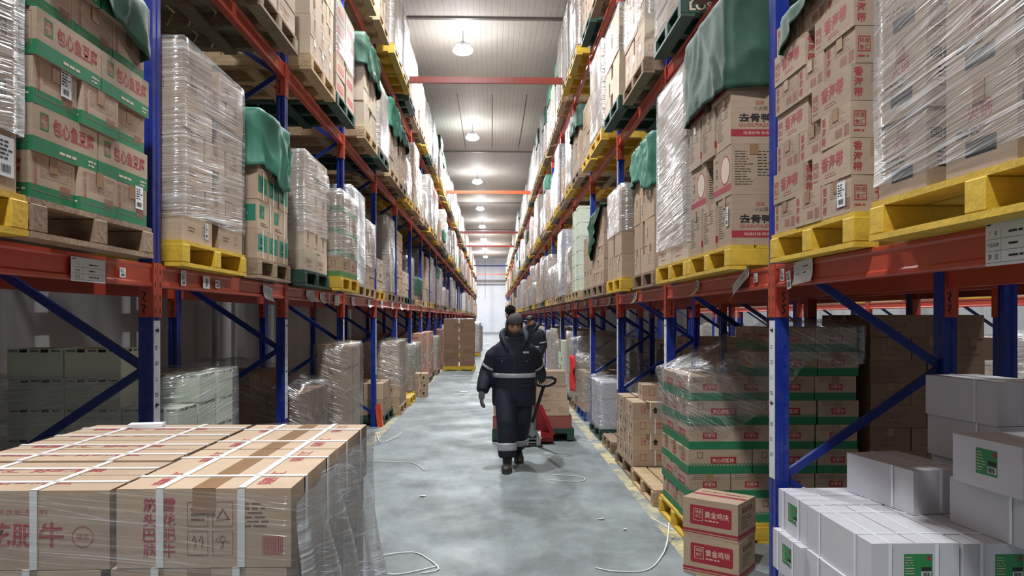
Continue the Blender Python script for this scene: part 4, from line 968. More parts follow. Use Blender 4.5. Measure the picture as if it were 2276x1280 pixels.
# ---- loads farther down the aisle: one wrapped or tied block of cartons each
PINK = mat('cardboard_pink', (182, 138, 122), 0.72, var=0.06, nscale=9, rand=0.1)
OLIVE = mat('cardboard_olive', (150, 146, 118), 0.72, var=0.06, nscale=9, rand=0.1)
def block_mesh(nl, pat, m, seed, w=0.96, d=1.0, hb=0.17):
    r = random.Random(seed); bm = bmesh.new()
    for l in range(nl):
        ny, nx = (2, 3) if pat[l % len(pat)] == 'L' else (3, 2)
        for i in range(ny):
            for j in range(nx):
                if 0 < i < ny - 1 and 0 < j < nx - 1: continue
                jx, jy = r.uniform(-0.006, 0.006), r.uniform(-0.006, 0.006)
                bbox(bm, -d / 2 + d / nx * j + 0.004 + jx, -d / 2 + d / nx * (j + 1) - 0.004 + jx, -w / 2 + w / ny * i + 0.004 + jy, -w / 2 + w / ny * (i + 1) - 0.004 + jy, hb * l + 0.0015, hb * (l + 1) - 0.0015, 1 if r.random() < 0.12 else 0)
                for sx in (-1, 1):
                    if (j == 0 and sx < 0) or (j == nx - 1 and sx > 0):
                        X = sx * (d / 2 - 0.004) + jx + sx * 0.0008; yc = -w / 2 + w / ny * (i + 0.5) + jy; zc = hb * (l + 0.5); hw = w / ny * r.uniform(0.15, 0.3)
                        mi = r.choice((2, 2, 3, 0)); q = [(X, yc - hw, zc - hb * 0.12), (X, yc + hw, zc - hb * 0.12), (X, yc + hw, zc + hb * 0.16), (X, yc - hw, zc + hb * 0.16)]
                        if mi: bm.faces.new([bm.verts.new(p) for p in (q if sx > 0 else q[::-1])]).material_index = mi
                if i == 0:
                    Y = -w / 2 + 0.004 + jy - 0.0008; xc = -d / 2 + d / nx * (j + 0.5) + jx; zc = hb * (l + 0.5)
                    bm.faces.new([bm.verts.new(p) for p in ((xc - 0.07, Y, zc - 0.02), (xc + 0.07, Y, zc - 0.02), (xc + 0.07, Y, zc + 0.025), (xc - 0.07, Y, zc + 0.025))]).material_index = 2
    return new_mesh('carton_block', bm, [m, CARD2, FAINT, PAPER]), hb * nl
BLOCKS = []
for i, (nl, pat, m, hb, f, look) in enumerate(((7, 'LE', CARD, 0.17, 0, 'brown'), (6, 'EL', CARD3, 0.18, 0, 'pale'), (6, 'LE', CARD, 0.2, 1, 'film-wrapped brown'), (8, 'EL', CARD2, 0.16, 2, 'silvery film-wrapped'), (5, 'LE', PINK, 0.22, 0, 'pinkish brown'),
                                              (5, 'EL', WHITEC, 0.24, 2, 'white film-wrapped'), (4, 'LE', OLIVE, 0.23, 1, 'olive film-wrapped'), (7, 'EL', CARDD, 0.15, 1, 'dark film-wrapped'), (4, 'LE', FOAM, 0.25, 0, 'pale green'), (6, 'LE', PINK, 0.19, 2, 'pink film-wrapped'), (3, 'LE', CARD, 0.21, 0, 'low brown'), (4, 'EL', CARD2, 0.17, 2, 'low film-wrapped'), (3, 'EL', CARD3, 0.17, 0, 'low pale'))):
    me, h = block_mesh(nl, pat, m, i, hb=hb)
    fm = None
    if f:
        fm = new_mesh('film_wrap', shell(-0.51, 0.51, -0.49, 0.49, 0.03, h + 0.006, 0.02, 200 + i, 0.1, 0.1), [FILMH if f == 2 else FILM], True)
    BLOCKS.append((me, h, fm, look))
sm_t = new_mesh('tarp_cover', shell(-0.52, 0.52, -0.50, 0.50, 0.0, 0.4, 0.03, 300, 0.07, 0.06, fu=5, fv=1.5), [TARP], True)
sm_t2 = new_mesh('tarp_cover', shell(-0.52, 0.52, -0.50, 0.50, 0.0, 0.35, 0.03, 301, 0.07, 0.06, fu=5, fv=1.5), [TARP2], True)
def block(x, y, z, bi, lab, group, tarp_i=0, rz=0.0):
    me, h, fm, look = BLOCKS[bi]
    o = obj('pallet_load', me, None, (x, y, z), (0, 0, rz)); tag(o, ('%s block of stacked cartons%s, ' % (look, ' under a tarpaulin' if tarp_i else '')) + lab, 'pallet load', group)
    if fm: obj('film_wrap', fm, o)
    if tarp_i: obj('tarp_cover', sm_t if tarp_i == 1 else sm_t2, o, (0, 0, h - (0.39 if tarp_i == 1 else 0.34)))
    return o
MIDS = 34
r_ = random.Random(21)
for side in 'LR':
    sg = 1 if side == 'L' else -1; xf0 = XFL if side == 'L' else XFR
    for lv in (0, 1, 2):
        for s in range(0, MIDS):
            if (side, lv, s) in USED or (lv == 1 and s < 2) or (lv == 2 and s < 6): continue
            y0, y1 = slot(s); xf = xf0 + sg * (r_.uniform(0.0, 0.06) if (side == 'R' or lv) else r_.uniform(-0.20, -0.10))
            col = r_.choice(('yellow', 'wood', 'pale', 'pale', 'green', 'yellow', 'wood'))
            rack_pallet(side, lv, s, col, y0 + 0.03, y1 - 0.03, xf, s < 14)
            bi = r_.choice((0, 2, 2, 3, 3, 4, 5, 6, 7, 8, 9, 10, 11, 12, 11, 3)) if lv < 2 else r_.choice((2, 3, 3, 5, 5, 7, 9, 1))
            block(xf - sg * 0.515, (y0 + y1) / 2, zlev(lv) + PH + 0.001, bi, where_of(side, lv, s), 'pallet loads on the %s rack' % SIDEN[side], r_.choice((0,) * 14 + (1, 2)))
# farther still: too many and too small to count
def distant():
    a = bmesh.new(); p = bmesh.new(); r = random.Random(5)
    for side in 'LR':
        sg = 1 if side == 'L' else -1; xf0 = XFL if side == 'L' else XFR
        for lv in (-1, 0, 1, 2):
            for s in range(MIDS if lv >= 0 else 28, NB * 2):
                y0, y1 = slot(s); xf = xf0 + sg * r.uniform(0, 0.06); z = zlev(lv); h = r.uniform(0.75, 1.4) if lv >= 0 else r.uniform(0.3, 1.2)
                x0, x1 = sorted((xf, xf - sg * 1.0)); mi = r.randrange(7)
                pm = r.randrange(4)
                bbox(p, x0, x1, y0 + 0.02, y1 - 0.02, z + PH - 0.03, z + PH - 0.002, pm)
                for q in (0, 0.5, 1): bbox(p, x0, x1, y0 + 0.03 + q * 0.9, y0 + 0.11 + q * 0.9, z + 0.001, z + PH - 0.03, pm)
                n = int(h / 0.2)
                for l in range(n):
                    for k in range(2): bbox(a, x0 + 0.01, x1 - 0.01, y0 + 0.04 + k * 0.49, y0 + 0.52 + k * 0.49, z + PH + 0.2 * l + 0.003, z + PH + 0.2 * (l + 1) - 0.003, mi)
    o = obj('distant_cartons', new_mesh('distant_cartons', a, [CARD, CARD2, CARD3, WHITEC, PINK, mat('wrapped_grey', (176, 176, 180), 0.25), TARP])); tag(o, 'stacked cartons filling the far end of both racks', 'cartons', None, 'stuff')
    o = obj('distant_pallets', new_mesh('distant_pallets', p, [YELLOW, WOOD, WOODL, PGREEN])); tag(o, 'pallets under the loads at the far end of both racks', 'pallets', None, 'stuff')
distant()

# ------------------------------------------------------------------ floor row, left
wl = 'white stack on the left floor'
pallet('wood', -2.22, 4.56, 0, 'white foam box stack on left floor', True, 1.05, 1.06)
z = PH + 0.001
for l in range(8):
    for (i, j) in [(i, 0) for i in range(3)] + [(0, 1), (0, 2)]:
        if l == 7 and j < 1: continue
        if l == 6 and i == 0 and j == 0: continue
        carton(FOAMB, -1.84 - j * 0.305, 4.20 + i * 0.295, z, 0 , '%s, %s layer, %s along, %s deep, white stack, left floor' % (FOAMB.look, ONES[l + 1], ONES[i + 1], ONES[j + 1]), 'white foam boxes on the left floor', jit=0.003)
    z += FOAMB.H + 0.0015
wrap('white foam boxes on the left floor', -2.76, -1.675, 4.05, 4.96, 0.2, PH + 7 * 0.1615 + 0.012, FILM, 0.012, 401, flare=0.03)
load_floor = []
pallet('wood', -2.13, 6.93, 0, 'film-covered dark carton stack on left floor', True, 1.02, 1.0)
DKC = ctype('plain_carton', 'dark brown carton', 0.45, 0.31, 0.16, [CARDD], prints=pr_plain, pmats=(BROWNP,), tape=0.055)
stack(DKC, 'L', 6.45, 7.40, -1.62, PH + 0.001, [('L', 2), ('E', 3)], 6, 'dark stack, left floor', 2, skip=[(5, 0, 0), (5, 1, 0), (5, 2, 0)])
wrap('dark carton stack on the left floor', -2.64, -1.595, 6.43, 7.44, 0.45, 1.0, FILMC, 0.03, 411, step=0.05, vstep=0.05, topshape=lambda x, y: 1.02 + 0.2 * max(0, min(1, (-1.75 - x) / 0.5)) - 0.08 * max(0, (y - 6.9)) + 0.05 * noise.noise(Vector((x * 5, y * 5, 0))), sag=0.05)
pallet('wood', -2.0, 8.06, 0, 'tall film-wrapped load on left floor', True, 0.9, 1.0)
stack(TALL, 'L', 7.64, 8.48, -1.49, PH + 0.001, [('L', 2)], 5, 'tall stack on left floor', 1)
wrap('tall stack on the left floor', -1.80, -1.472, 7.62, 8.5, 0.16, 1.335, FILMC, 0.03, 421, step=0.05, vstep=0.05, sag=0.05)
carton(PLAIN, -1.86, 5.55, 0.001, 0.1, 'lone brown carton beside the white foam boxes, left floor', 'cartons on the left floor')
carton(PLAIN, -1.86, 5.55, 0.153, 0.06, 'upper brown carton beside the white foam boxes, left floor', 'cartons on the left floor')
carton(PLAIN, -1.87, 5.54, 0.305, 0.12, 'topmost brown carton beside the white foam boxes, left floor', 'cartons on the left floor')
pallet('green', -2.10, 11.66, 0, 'two-layer carton stack behind the post guard, left floor', True, 1.0, 1.0)
stack(TALL, 'L', 11.2, 12.1, -1.63, PH + 0.001, [('E', 3), ('L', 2)], 2, 'stack behind the post guard', 2)
pallet('pale', -2.0, 12.78, 0, 'film-wrapped printed carton stack on left floor', True, 1.0, 1.0)
stack(PLAIN, 'L', 12.34, 13.26, -1.52, PH + 0.001, [('E', 3), ('L', 2)], 7, 'wrapped stack past the post guard', 2)
wrap('printed carton stack past the post guard', -2.55, -1.50, 12.32, 13.28, 0.45, 1.23, FILMC, 0.03, 431, step=0.05, vstep=0.05, sag=0.05)
pallet('yellow', -1.98, 14.05, 0, 'empty floor slot past the wrapped cartons, left row', True, 1.0, 1.0)
for i, (y, dx) in enumerate(((15.3, 0), (15.3, 0.004), (15.3, -0.003))):
    carton(REDST, -1.46 + dx, y, 0.001 + 0.157 * i, 0.5 * math.pi + 0.08, '%s brown strapped carton of the three on the aisle floor' % ('lowest', 'middle', 'topmost')[i], 'three cartons on the aisle floor')
for s in range(10, 28):
    y0, y1 = slot(s)
    if s in (10,): continue
    col = r_.choice(('yellow', 'wood', 'pale', 'green')); xf = -1.52 + r_.uniform(-0.08, 0.05)
    pallet(col, xf - 0.5, (y0 + y1) / 2, 0, where_of('L', -1, s), False, 0.98, 1.0)
    block(xf - 0.52, (y0 + y1) / 2, PH + 0.001, r_.choice((4, 6, 8, 2, 7, 4)), where_of('L', -1, s), 'pallet loads on the left floor')
# ------------------------------------------------------------------ floor row, right
# white cartons by the nearest right post
WHW = 'white cartons by the near right post'
def wh(c, x, y, z, rz, lab): carton(c, x, y, z, rz, lab, WHW, jit=0.0, rot=0.0)
HH = 0.1915
zb = 0.745 - 4 * HH
pallet('wood', 2.0, 3.15, -0.0, 'white carton stack by near right post', True, 1.15, 1.1) if zb > 0.2 else None
for l in range(4):
    z = zb + HH * l
    nm = ONES[l + 1]
    if l == 3:
        wh(WHITE, 1.437 + 0.29, 3.55, z, math.pi, 'white carton with green label facing the aisle, beside the near right post')
        wh(WHITE, 1.437 + 0.17, 3.08, z, -math.pi / 2, 'large white carton in front, green label facing the camera, lit top')
        wh(WHITE, 1.437 + 0.17 + 0.345, 3.07, z, -math.pi / 2, 'white carton with green label at the frame edge, right of the large one')
        wh(WHITEP, 1.437 + 0.60 + 0.29, 3.55, z, 0, 'plain white carton at the back of the lit layer')
    else:
        off = -0.035 if l == 2 else 0.0
        wh(WHITE, 1.437 + off + 0.29, 3.55 - (0.02 if l == 2 else 0), z, math.pi, 'white carton under the aisle-facing labelled one, layer %s from floor' % nm)
        wh(WHITEP, 1.437 + off + 0.17 + 0.02, 3.06, z, -math.pi / 2, 'white carton under the large front one, layer %s from floor' % nm)
        wh(WHITEP, 1.437 + 0.17 + 0.36, 3.06, z, -math.pi / 2, 'white carton at the frame edge, layer %s from floor' % nm)
t4 = zb + HH * 4
W5 = ctype('white_carton', 'small white carton', 0.46, 0.28, 0.19, [WHITEC], straps=((0.0, 'x'), (0.1, 'y')), strapm=MATS['clear_strap'])
def pr_w6(bm, F):
    for f in 'FB':
        M = F(f); put_rect(bm, M, -0.05, 0.055, 0.06, 0.155, 0); M2 = M.copy(); M2.translation = M @ Vector((0, 0, 0.0006)); put_lines(bm, M2, -0.045, 0.065, 0.0, 0.145, 7, 1, 3, 0.25); put_rect(bm, M2, 0.012, 0.095, 0.055, 0.112, 2); put_rect(bm, M2, 0.012, 0.066, 0.055, 0.09, 3)
        M3 = M.copy(); M3.translation = M @ Vector((0, 0, 0.0018)); put_bars(bm, M3, 0.016, 0.068, 0.052, 0.088, 2, 5); put_rect(bm, M2, 0.04, 0.13, 0.055, 0.148, 4)
W6 = ctype('white_carton', 'white carton with label', 0.36, 0.40, 0.19, [WHITEC], prints=pr_w6, pmats=(LABELG, PALEP, BLACK, PAPER, CRIM), part='green_label')
wh(W5, 1.92, 3.43, t4 + 0.001, -math.pi / 2 + 0.16, 'white strapped carton lying crosswise on the lit white layer')
wh(W5, 2.08, 2.87, t4 + 0.001, -math.pi / 2 + 0.1, 'white carton under the upper labelled one, frame edge')
wh(W5, 2.36, 2.87, t4 + 0.001, -math.pi / 2 + 0.1, 'white carton at the frame edge, one above the lit layer')
wh(W6, 2.10, 2.85, t4 + HH + 0.002, -math.pi / 2 + 0.1, 'upper white carton with green label facing the aisle')
wh(W5, 2.32, 3.40, t4 + 0.001, -math.pi / 2 + 0.1, 'white carton at the bottom of the rear white pile')
wh(W5, 2.30, 3.40, t4 + HH + 0.001, -math.pi / 2 + 0.1, 'second white carton of the rear white pile')
wh(W5, 2.29, 3.40, t4 + 2 * HH + 0.002, -math.pi / 2 + 0.1, 'topmost white carton of the rear pile by the blue brace')
# two cartons with crimson panels
carton(NUG, 1.437, 4.687, 0.001, -0.66, 'lower brown carton with crimson panel beside the near right post', 'crimson panel cartons', jit=0)
carton(NUG, 1.437, 4.690, 0.236, -0.68, 'upper brown carton with crimson panel and lit top beside the near right post', 'crimson panel cartons', jit=0)
# tall crab-stick load under torn film
wc = 'film-draped stack on right floor'
pallet('yellow', 1.93, 5.70, 0, 'film-draped banded stack on right floor', True, 0.92, 1.1)
zt = stack(CRAB, 'R', 5.28, 6.12, 1.40, PH + 0.001, [('E', 3), ('L', 2)], 8, wc, 4, depth=1.4, jit=0.006, skip=[(l, 0, 2) for l in (0, 2, 4, 6)] + [(l, i, 0) for l in (6, 7) for i in (0, 1, 2)] + [(7, i, 1) for i in (0, 1, 2)])

for l in (0, 2, 4, 6): carton(CRAB, 1.40 + 0.929 + 0.15, 5.28 + 0.23, PH + 0.001 + l * (CRAB.H + 0.0015), math.pi / 2, 'banded crab-stick carton, %s layer, end-on inner column, %s' % (ONES[l + 1], wc), 'cartons of the ' + wc, jit=0.004)
wrap('banded carton stack on the right floor', 1.385, 2.64, 5.262, 6.14, 0.62, 1.55, FILMC, 0.045, 501, step=0.035, vstep=0.035, sag=0.06, fu=4, fv=4, look='torn clear film',
     topshape=lambda x, y: 1.20 + 0.36 * max(0, min(1, (x - 1.4) / 0.8)) + 0.05 * noise.noise(Vector((x * 6, y * 6, 1))),
     bot=lambda x, y, u: 0.82 + 0.12 * noise.noise(Vector((u * 3, 0, 7))) + (0.45 if x > 2.3 else 0.45 * max(0, (x - 1.75) / 0.55)))
pallet('pale', 1.89, 6.78, 0, 'empty floor slot past the film-draped stack, right row', True, 0.98, 1.06)
wr = 'strapped stack, right floor'
pallet('wood', 1.90, 7.78, 0, 'strapped beef carton stack on right floor', True, 1.0, 1.06)
z = stack(REDST, 'R', 7.30, 8.26, 1.385, PH + 0.001, [('E', 3), ('L', 2)], 4, wr, 2)
carton(REDST, 1.385 + 0.35, 7.62, z, -0.06, 'topmost strapped brown carton, fifth layer of the strapped stack', 'cartons of the ' + wr)
pallet('wood', 1.92, 9.06, 0, 'empty floor slot before the film-wrapped white boxes, right row', True, 0.7, 1.06)
wf = 'white boxes on the stencilled green pallet, right floor'
pallet('green', 1.93, 10.2, 0, 'film-wrapped white box stack on right floor', True, 1.0, 1.06, 0, 'LOSCAM')
SM = ctype('white_box', 'small white lidded box', 0.42, 0.32, 0.20, [WHITEC], cat='box', prints=lambda bm, F: [put_lines(bm, F(f), 0.0, 0.05, 0.12, 0.12, 4, 0, 3, 0.3) for f in 'FB'], pmats=(BLACK,), straps=((0.05, 'x'),))
stack(SM, 'R', 9.74, 10.66, 1.42, PH + 0.001, [('E', 3), ('L', 2)], 3, 'wrapped white stack, right floor', 2)
wrap('white box stack on the right floor', 1.40, 2.45, 9.70, 10.70, 0.16, 0.78, FILMC, 0.04, 511, step=0.05, vstep=0.05, sag=0.06, flare=0.06, look='loose glossy film')
wrap('grey cartons behind the strapped stack', 1.75, 2.5, 8.75, 9.4, 0.10, 0.80, FILMC, 0.05, 512, step=0.05, vstep=0.05, sag=0.08, look='crumpled clear film')
pallet('wood', 2.12, 9.06 + 0.62 - 0.62, 0.1405, 'film-wrapped grey cartons, right row', True, 0.62, 0.75) if False else None
for k in range(2):
    for l in range(3): carton(WHITEP if k else PLAIN, 2.12, 8.93 + 0.33 * k, PH + 0.001 + l * (WHITEP.H if k else PLAIN.H) + l * 0.002, 0, '%s carton under crumpled film behind the strapped stack, layer %s' % ('white' if k else 'brown', ONES[l + 1]), 'cartons under crumpled film')
pallet('blue', 1.95, 12.0, 0, 'red-strapped carton stack on right floor', True, 1.0, 1.06)
stack(PLAIN, 'R', 11.52, 12.46, 1.43, PH + 0.001, [('E', 3), ('L', 2)], 4, 'red-strapped stack, right floor', 2)
wrap('red-strapped stack on the right floor', 1.41, 2.45, 11.5, 12.48, 0.3, 1.0, FILMC, 0.05, 521, step=0.05, vstep=0.05, sag=0.08)
RCLOTH = mat('red_cloth', (220, 44, 40), 0.6, var=0.15, nscale=12, bump=0.4, bscale=25)
bm = bmesh.new(); uvd = []
n = 10; rows = []
for j in range(14):
    z = 0.95 - 0.045 * j; rows.append([bm.verts.new((1.37 + 0.03 * math.sin(i * 1.3 + j * 0.7), 12.5 + 0.05 * i, z + 0.01 * math.sin(i * 2))) for i in range(n)])
for j in range(13):
    for i in range(n - 1): bm.faces.new((rows[j][i], rows[j][i + 1], rows[j + 1][i + 1], rows[j + 1][i]))
o = obj('red_cloth', new_mesh('red_cloth', bm, [RCLOTH], True)); md = o.modifiers.new('t', 'SOLIDIFY'); md.thickness = 0.012
tag(o, 'bright red cloth hanging at the edge of the film-wrapped stack, right floor', 'cloth')
pallet('wood', 1.95, 12.95, 0, 'crumpled film load past the red cloth', True, 0.9, 1.06)
stack(TALL, 'R', 12.58, 13.3, 1.43, PH + 0.001, [('L', 2)], 3, 'load past the red cloth', 2)
wrap('load past the red cloth, right floor', 1.41, 2.45, 12.56, 13.34, 0.3, 1.25, FILMC, 0.06, 531, step=0.05, vstep=0.05, sag=0.1)
for s in range(10, 28):
    y0, y1 = slot(s); col = r_.choice(('yellow', 'wood', 'pale', 'green')); xf = 1.42 + r_.uniform(-0.05, 0.05)
    pallet(col, xf + 0.5, (y0 + y1) / 2, 0, where_of('R', -1, s), False, 0.98, 1.0)
    block(xf + 0.52, (y0 + y1) / 2, PH + 0.001, r_.choice((4, 6, 8, 2, 5, 9)), where_of('R', -1, s), 'pallet loads on the right floor')
# dark cartons of the back-to-back rack
for s in (3, 4, 5, 6, 7, 8, 10):
    y0, y1 = slot(s)
    pallet('wood', XQ + 0.5, (y0 + y1) / 2, 0, '%s load on the floor of the back rack' % O(s), False, 0.98, 1.0)
    if s == 3:
        DK = ctype('plain_carton', 'dark brown carton', 0.42, 0.30, 0.163, [CARDD], prints=pr_bl, pmats=(BROWNP,), tape=0.05)
        stack(DK, 'R', 5.34, 6.14, XQ + 0.08, PH + 0.001, [('E', 3), ('L', 2)], 9, 'dark pile behind right rack', 3)
        continue
    block(XQ + 0.53, (y0 + y1) / 2, PH + 0.001, (7, 7, 4, 7, 0, 7, 4, 0, 7, 2, 7)[s], '%s on the floor of the back rack' % O(s), 'pallet loads behind the right rack')
for s in range(2, 14):
    y0, y1 = slot(s)
    pallet(('yellow', 'wood')[s % 2], XQ + 0.49, (y0 + y1) / 2, zlev(0), '%s load on the lower shelf of the back rack' % O(s), False, 0.98, 1.0)
    block(XQ + 0.515, (y0 + y1) / 2, zlev(0) + PH + 0.001, (0, 1, 2, 7)[s % 4], '%s on the lower shelf of the back rack' % O(s), 'pallet loads behind the right rack')
for s in range(3, 20):
    y0, y1 = slot(s)
    for lv in (-1, 0):
        pallet(('pale', 'yellow', 'wood')[s % 3], XT + 0.5, (y0 + y1) / 2, zlev(lv), '%s load across the next aisle, %s' % (O(s), 'floor' if lv < 0 else 'shelf'), False, 0.98, 1.0)
        block(XT + 0.53, (y0 + y1) / 2, zlev(lv) + PH + 0.001, r_.choice((1, 2, 3, 5, 5, 8, 2)), '%s load across the next aisle, %s' % (O(s), 'floor' if lv < 0 else 'shelf'), 'pallet loads across the next aisle')

# ------------------------------------------------------------------ pallet stacks standing in the aisle, far
SMALLC = ctype('brown_carton', 'small brown carton', 0.305, 0.235, 0.128, [CARDD], tape=None)
def aisle_stack(xc, y, nl, wh_):
    pallet('yellow', xc, y + 0.5, 0, wh_, True, 1.0, 0.98)
    z = PH + 0.001
    for l in range(nl):
        r3 = l % 2 == 1
        n = 3 if r3 else 2; L_ = 0.305 if r3 else 0.43
        c = SMALLC if r3 else SMALLC2
        for i in range(n):
            carton(c, xc - 0.455 + (L_ / 2 + i * (0.91 - L_) / (n - 1)), y + 0.14, z, 0, 'small brown carton, %s layer, %s across, %s' % (ONES[l + 1], ONES[i + 1], wh_), 'small cartons of the ' + wh_, jit=0.003)
        bm = None
        z += 0.1295
    for i in range(nl):
        pass
    return z
SMALLC2 = ctype('brown_carton', 'small brown carton', 0.43, 0.235, 0.128, [CARDD], tape=None)
def aisle_back(xc, y, nl, wh_):
    """the side rows towards the middle of the aisle"""
    z = PH + 0.001
    for l in range(nl):
        for k in range(2):
            c = SMALLC if l % 2 else SMALLC2
            carton(c, xc + 0.455 - c.W / 2, y + 0.27 + c.L / 2 + k * (c.L + 0.004), z, math.pi / 2, 'small brown carton, %s layer, side row, %s deep, %s' % (ONES[l + 1], ONES[k + 2], wh_), 'small cartons of the ' + wh_, jit=0.003)
        z += 0.1295
wn = 'nearer aisle stack'
zt = aisle_stack(-1.00, 22.6, 11, wn); aisle_back(-1.00, 22.6, 11, wn)
wrap('upper layers of the nearer aisle stack', -1.465, -0.535, 22.72, 23.6, 0.95, zt + 0.006, FILMF, 0.02, 601, step=0.06, vstep=0.06)
tt = pallet('yellow', -0.98, 31.5, 0, 'farther aisle stack', False, 1.0, 0.98)
block(-0.98, 31.5, PH + 0.001, 3, 'standing in the aisle behind the nearer aisle stack', 'far pallet stacks in the aisle')
tt = pallet('wood', -0.98, 37.5, 0, 'farthest aisle stack', False, 1.0, 0.98)
block(-0.98, 37.5, PH + 0.001, 7, 'standing in the aisle, the farthest of the aisle stacks', 'far pallet stacks in the aisle')

# ------------------------------------------------------------------ foreground: strapped cartons on a pallet
FX1, FY0, FZ = -0.485, 1.83, 1.185
BH = 0.192
pallet('yellow', FX1 - 0.53, FY0 + 0.55, 0, 'strapped beef carton stack in the nearest aisle', True, 1.08, 1.04)
def pr_beefA(bm, F):       # long box, length along local x, top lettering, name on its long face
    M = F('F'); put_text(bm, '原切雪花肥牛', M, 0.0, 0.085, 0.06, 0.38, 0, fat=0.02); put_text(bm, '锅圈食汇好吃不贵甄选系列', M, 0.03, 0.14, 0.014, 0.24, 0); put_text(bm, '净含量：2.5千克×2', M, -0.1, 0.03, 0.016, 0.16, 0)
    n = 24; cx, cy = 0.235, 0.08
    for k in range(n):
        a, b = 2 * math.pi * k / n, 2 * math.pi * (k + 1) / n
        bm.faces.new([bm.verts.new(M @ Vector((cx + r * math.cos(q), cy + r * math.sin(q), 0))) for r, q in ((0.026, a), (0.026, b), (0.024, b), (0.024, a))]).material_index = 0
    put_text(bm, '精选', M, cx, cy, 0.014, None, 0)
    M = F('T'); put_text(bm, '锅圈食汇  好吃不贵', M, -0.04, 0.06, 0.042, 0.42, 0, fat=0.015); put_text(bm, '锅圈食汇  好吃不贵', M, -0.04, -0.09, 0.042, 0.42, 0, fat=0.015)
def pr_beefB(bm, F):       # box with its length along y: end face towards the camera
    M = F('W')
    put_text(bm, '筋头巴脑', M, -0.13, 0.098, 0.033, None, 0, True, 0.02); put_text(bm, '雪花肥牛', M, -0.085, 0.098, 0.033, None, 0, True, 0.02)
    for u in (-0.04, 0.02):
        for v in (0.03, 0.10): put_frame(bm, M, u, v, u + 0.05, v + 0.06, 0.0016, 1)
    put_text(bm, '↑↑', M, -0.015, 0.062, 0.036, 0.03, 1); put_text(bm, '☂', M, 0.045, 0.062, 0.036, None, 1); put_text(bm, '≡', M, -0.015, 0.13, 0.03, None, 1); put_text(bm, '△', M, 0.045, 0.13, 0.03, None, 1)
    put_lines(bm, M, 0.08, 0.095, 0.17, 0.16, 6, 1, 3, 0.3); put_bars(bm, M, 0.14, 0.03, 0.19, 0.075, 0, 8)
    M = F('T')
    for u in (-0.15, 0.15): put_text(bm, '锅圈食汇', M, u, 0.13, 0.038, 0.16, 0, fat=0.015); put_text(bm, '锅圈食汇', M, u, -0.13, 0.038, 0.16, 0, fat=0.015)
BEEFA = ctype('strapped_carton', 'strapped carton', 0.60, 0.36, BH, [CARD], prints=pr_beefA, pmats=(RED,), straps=((0.085, 'x'), (-0.085, 'x'), (0.12, 'y'), (-0.14, 'y')), strapw=0.018, tape=None)
BEEFB = ctype('strapped_carton', 'strapped carton', 0.54, 0.425, BH, [CARD], prints=pr_beefB, pmats=(RED, BROWNP), straps=((0.105, 'x'), (-0.09, 'x'), (0.13, 'y'), (-0.13, 'y')), strapw=0.018, tape=0.055)
wb = 'nearest aisle pallet'
for l in range(6):
    z = FZ - BH * (l + 1) - 0.002 * l
    if z < PH: break
    nm = 'top layer' if l == 0 else 'layer %s from top' % ONES[l + 1]
    for k in range(2):
        carton(BEEFB, FX1 - 0.215 - (0.012 if l else 0), FY0 + 0.272 + k * 0.549, z, math.pi / 2, 'strapped carton, %s, right row, %s from camera, %s' % (nm, ONES[k + 1], wb), 'cartons of the nearest aisle pallet', jit=0.0, rot=0.004)
    for k in range(3):
        carton(BEEFA, FX1 - 0.43 - 0.312 - (0.018 if l else 0), FY0 + 0.185 + k * 0.366, z - (0.004 if k == 0 else 0), 0, 'strapped carton, %s, left row, %s from camera, %s' % (nm, ONES[k + 1], wb), 'cartons of the nearest aisle pallet', jit=0.0, rot=0.006)
FZB = PH + 0.01
wrap('strapped carton stack on the nearest aisle pallet', FX1 - 1.06, FX1 + 0.012, FY0 - 0.012, FY0 + 1.115, FZB, FZ + 0.003, FILMF, 0.010, 701, step=0.03, vstep=0.03, top=False, flare=0.0, rad=0.02,
     fu=3, fv=3, topshape=lambda x, y: FZ + 0.006 * math.sin(x * 14) - (0.02 if x > FX1 - 0.05 else 0.0) * 0.5)
# loose skirt of film hanging off the aisle side
bm = bmesh.new(); uvl = bm.loops.layers.uv.new('UVMap'); rows = []; uvs = {}
for j in range(26):
    row = []
    for i in range(34):
        y = FY0 - 0.02 + 1.14 * i / 33; t = j / 25; z = FZ - 0.03 - 1.0 * t * (0.62 + 0.3 * (1 - i / 33))
        x = FX1 + 0.014 + 0.17 * t ** 1.3 * (0.65 + 0.35 * math.sin(i * 0.9)) * (1.2 - 0.7 * i / 33) + 0.016 * noise.noise(Vector((y * 9 + z * 4, z * 3, 4)))
        v = bm.verts.new((x, y, z)); row.append(v); uvs[v] = (y, z)
    rows.append(row)
for j in range(25):
    for i in range(33):
        f = bm.faces.new((rows[j][i], rows[j + 1][i], rows[j + 1][i + 1], rows[j][i + 1]))
        for lp in f.loops: lp[uvl].uv = uvs[lp.vert]
o = obj('loose_film', new_mesh('loose_film', bm, [FILMS], True)); tag(o, 'loose skirt of stretch film flaring off the nearest aisle pallet', 'stretch film', 'stretch films')
bm = bmesh.new(); bbox(bm, -0.06, 0.06, -0.03, 0.03, 0.0, 0.012); o = obj('folded_paper', new_mesh('folded_paper', bm, [PAPER]), None, (FX1 - 0.82, FY0 + 1.03, FZ + 0.004), (0, 0, 0.2)); tag(o, 'folded white paper slip lying on the nearest aisle pallet', 'paper')

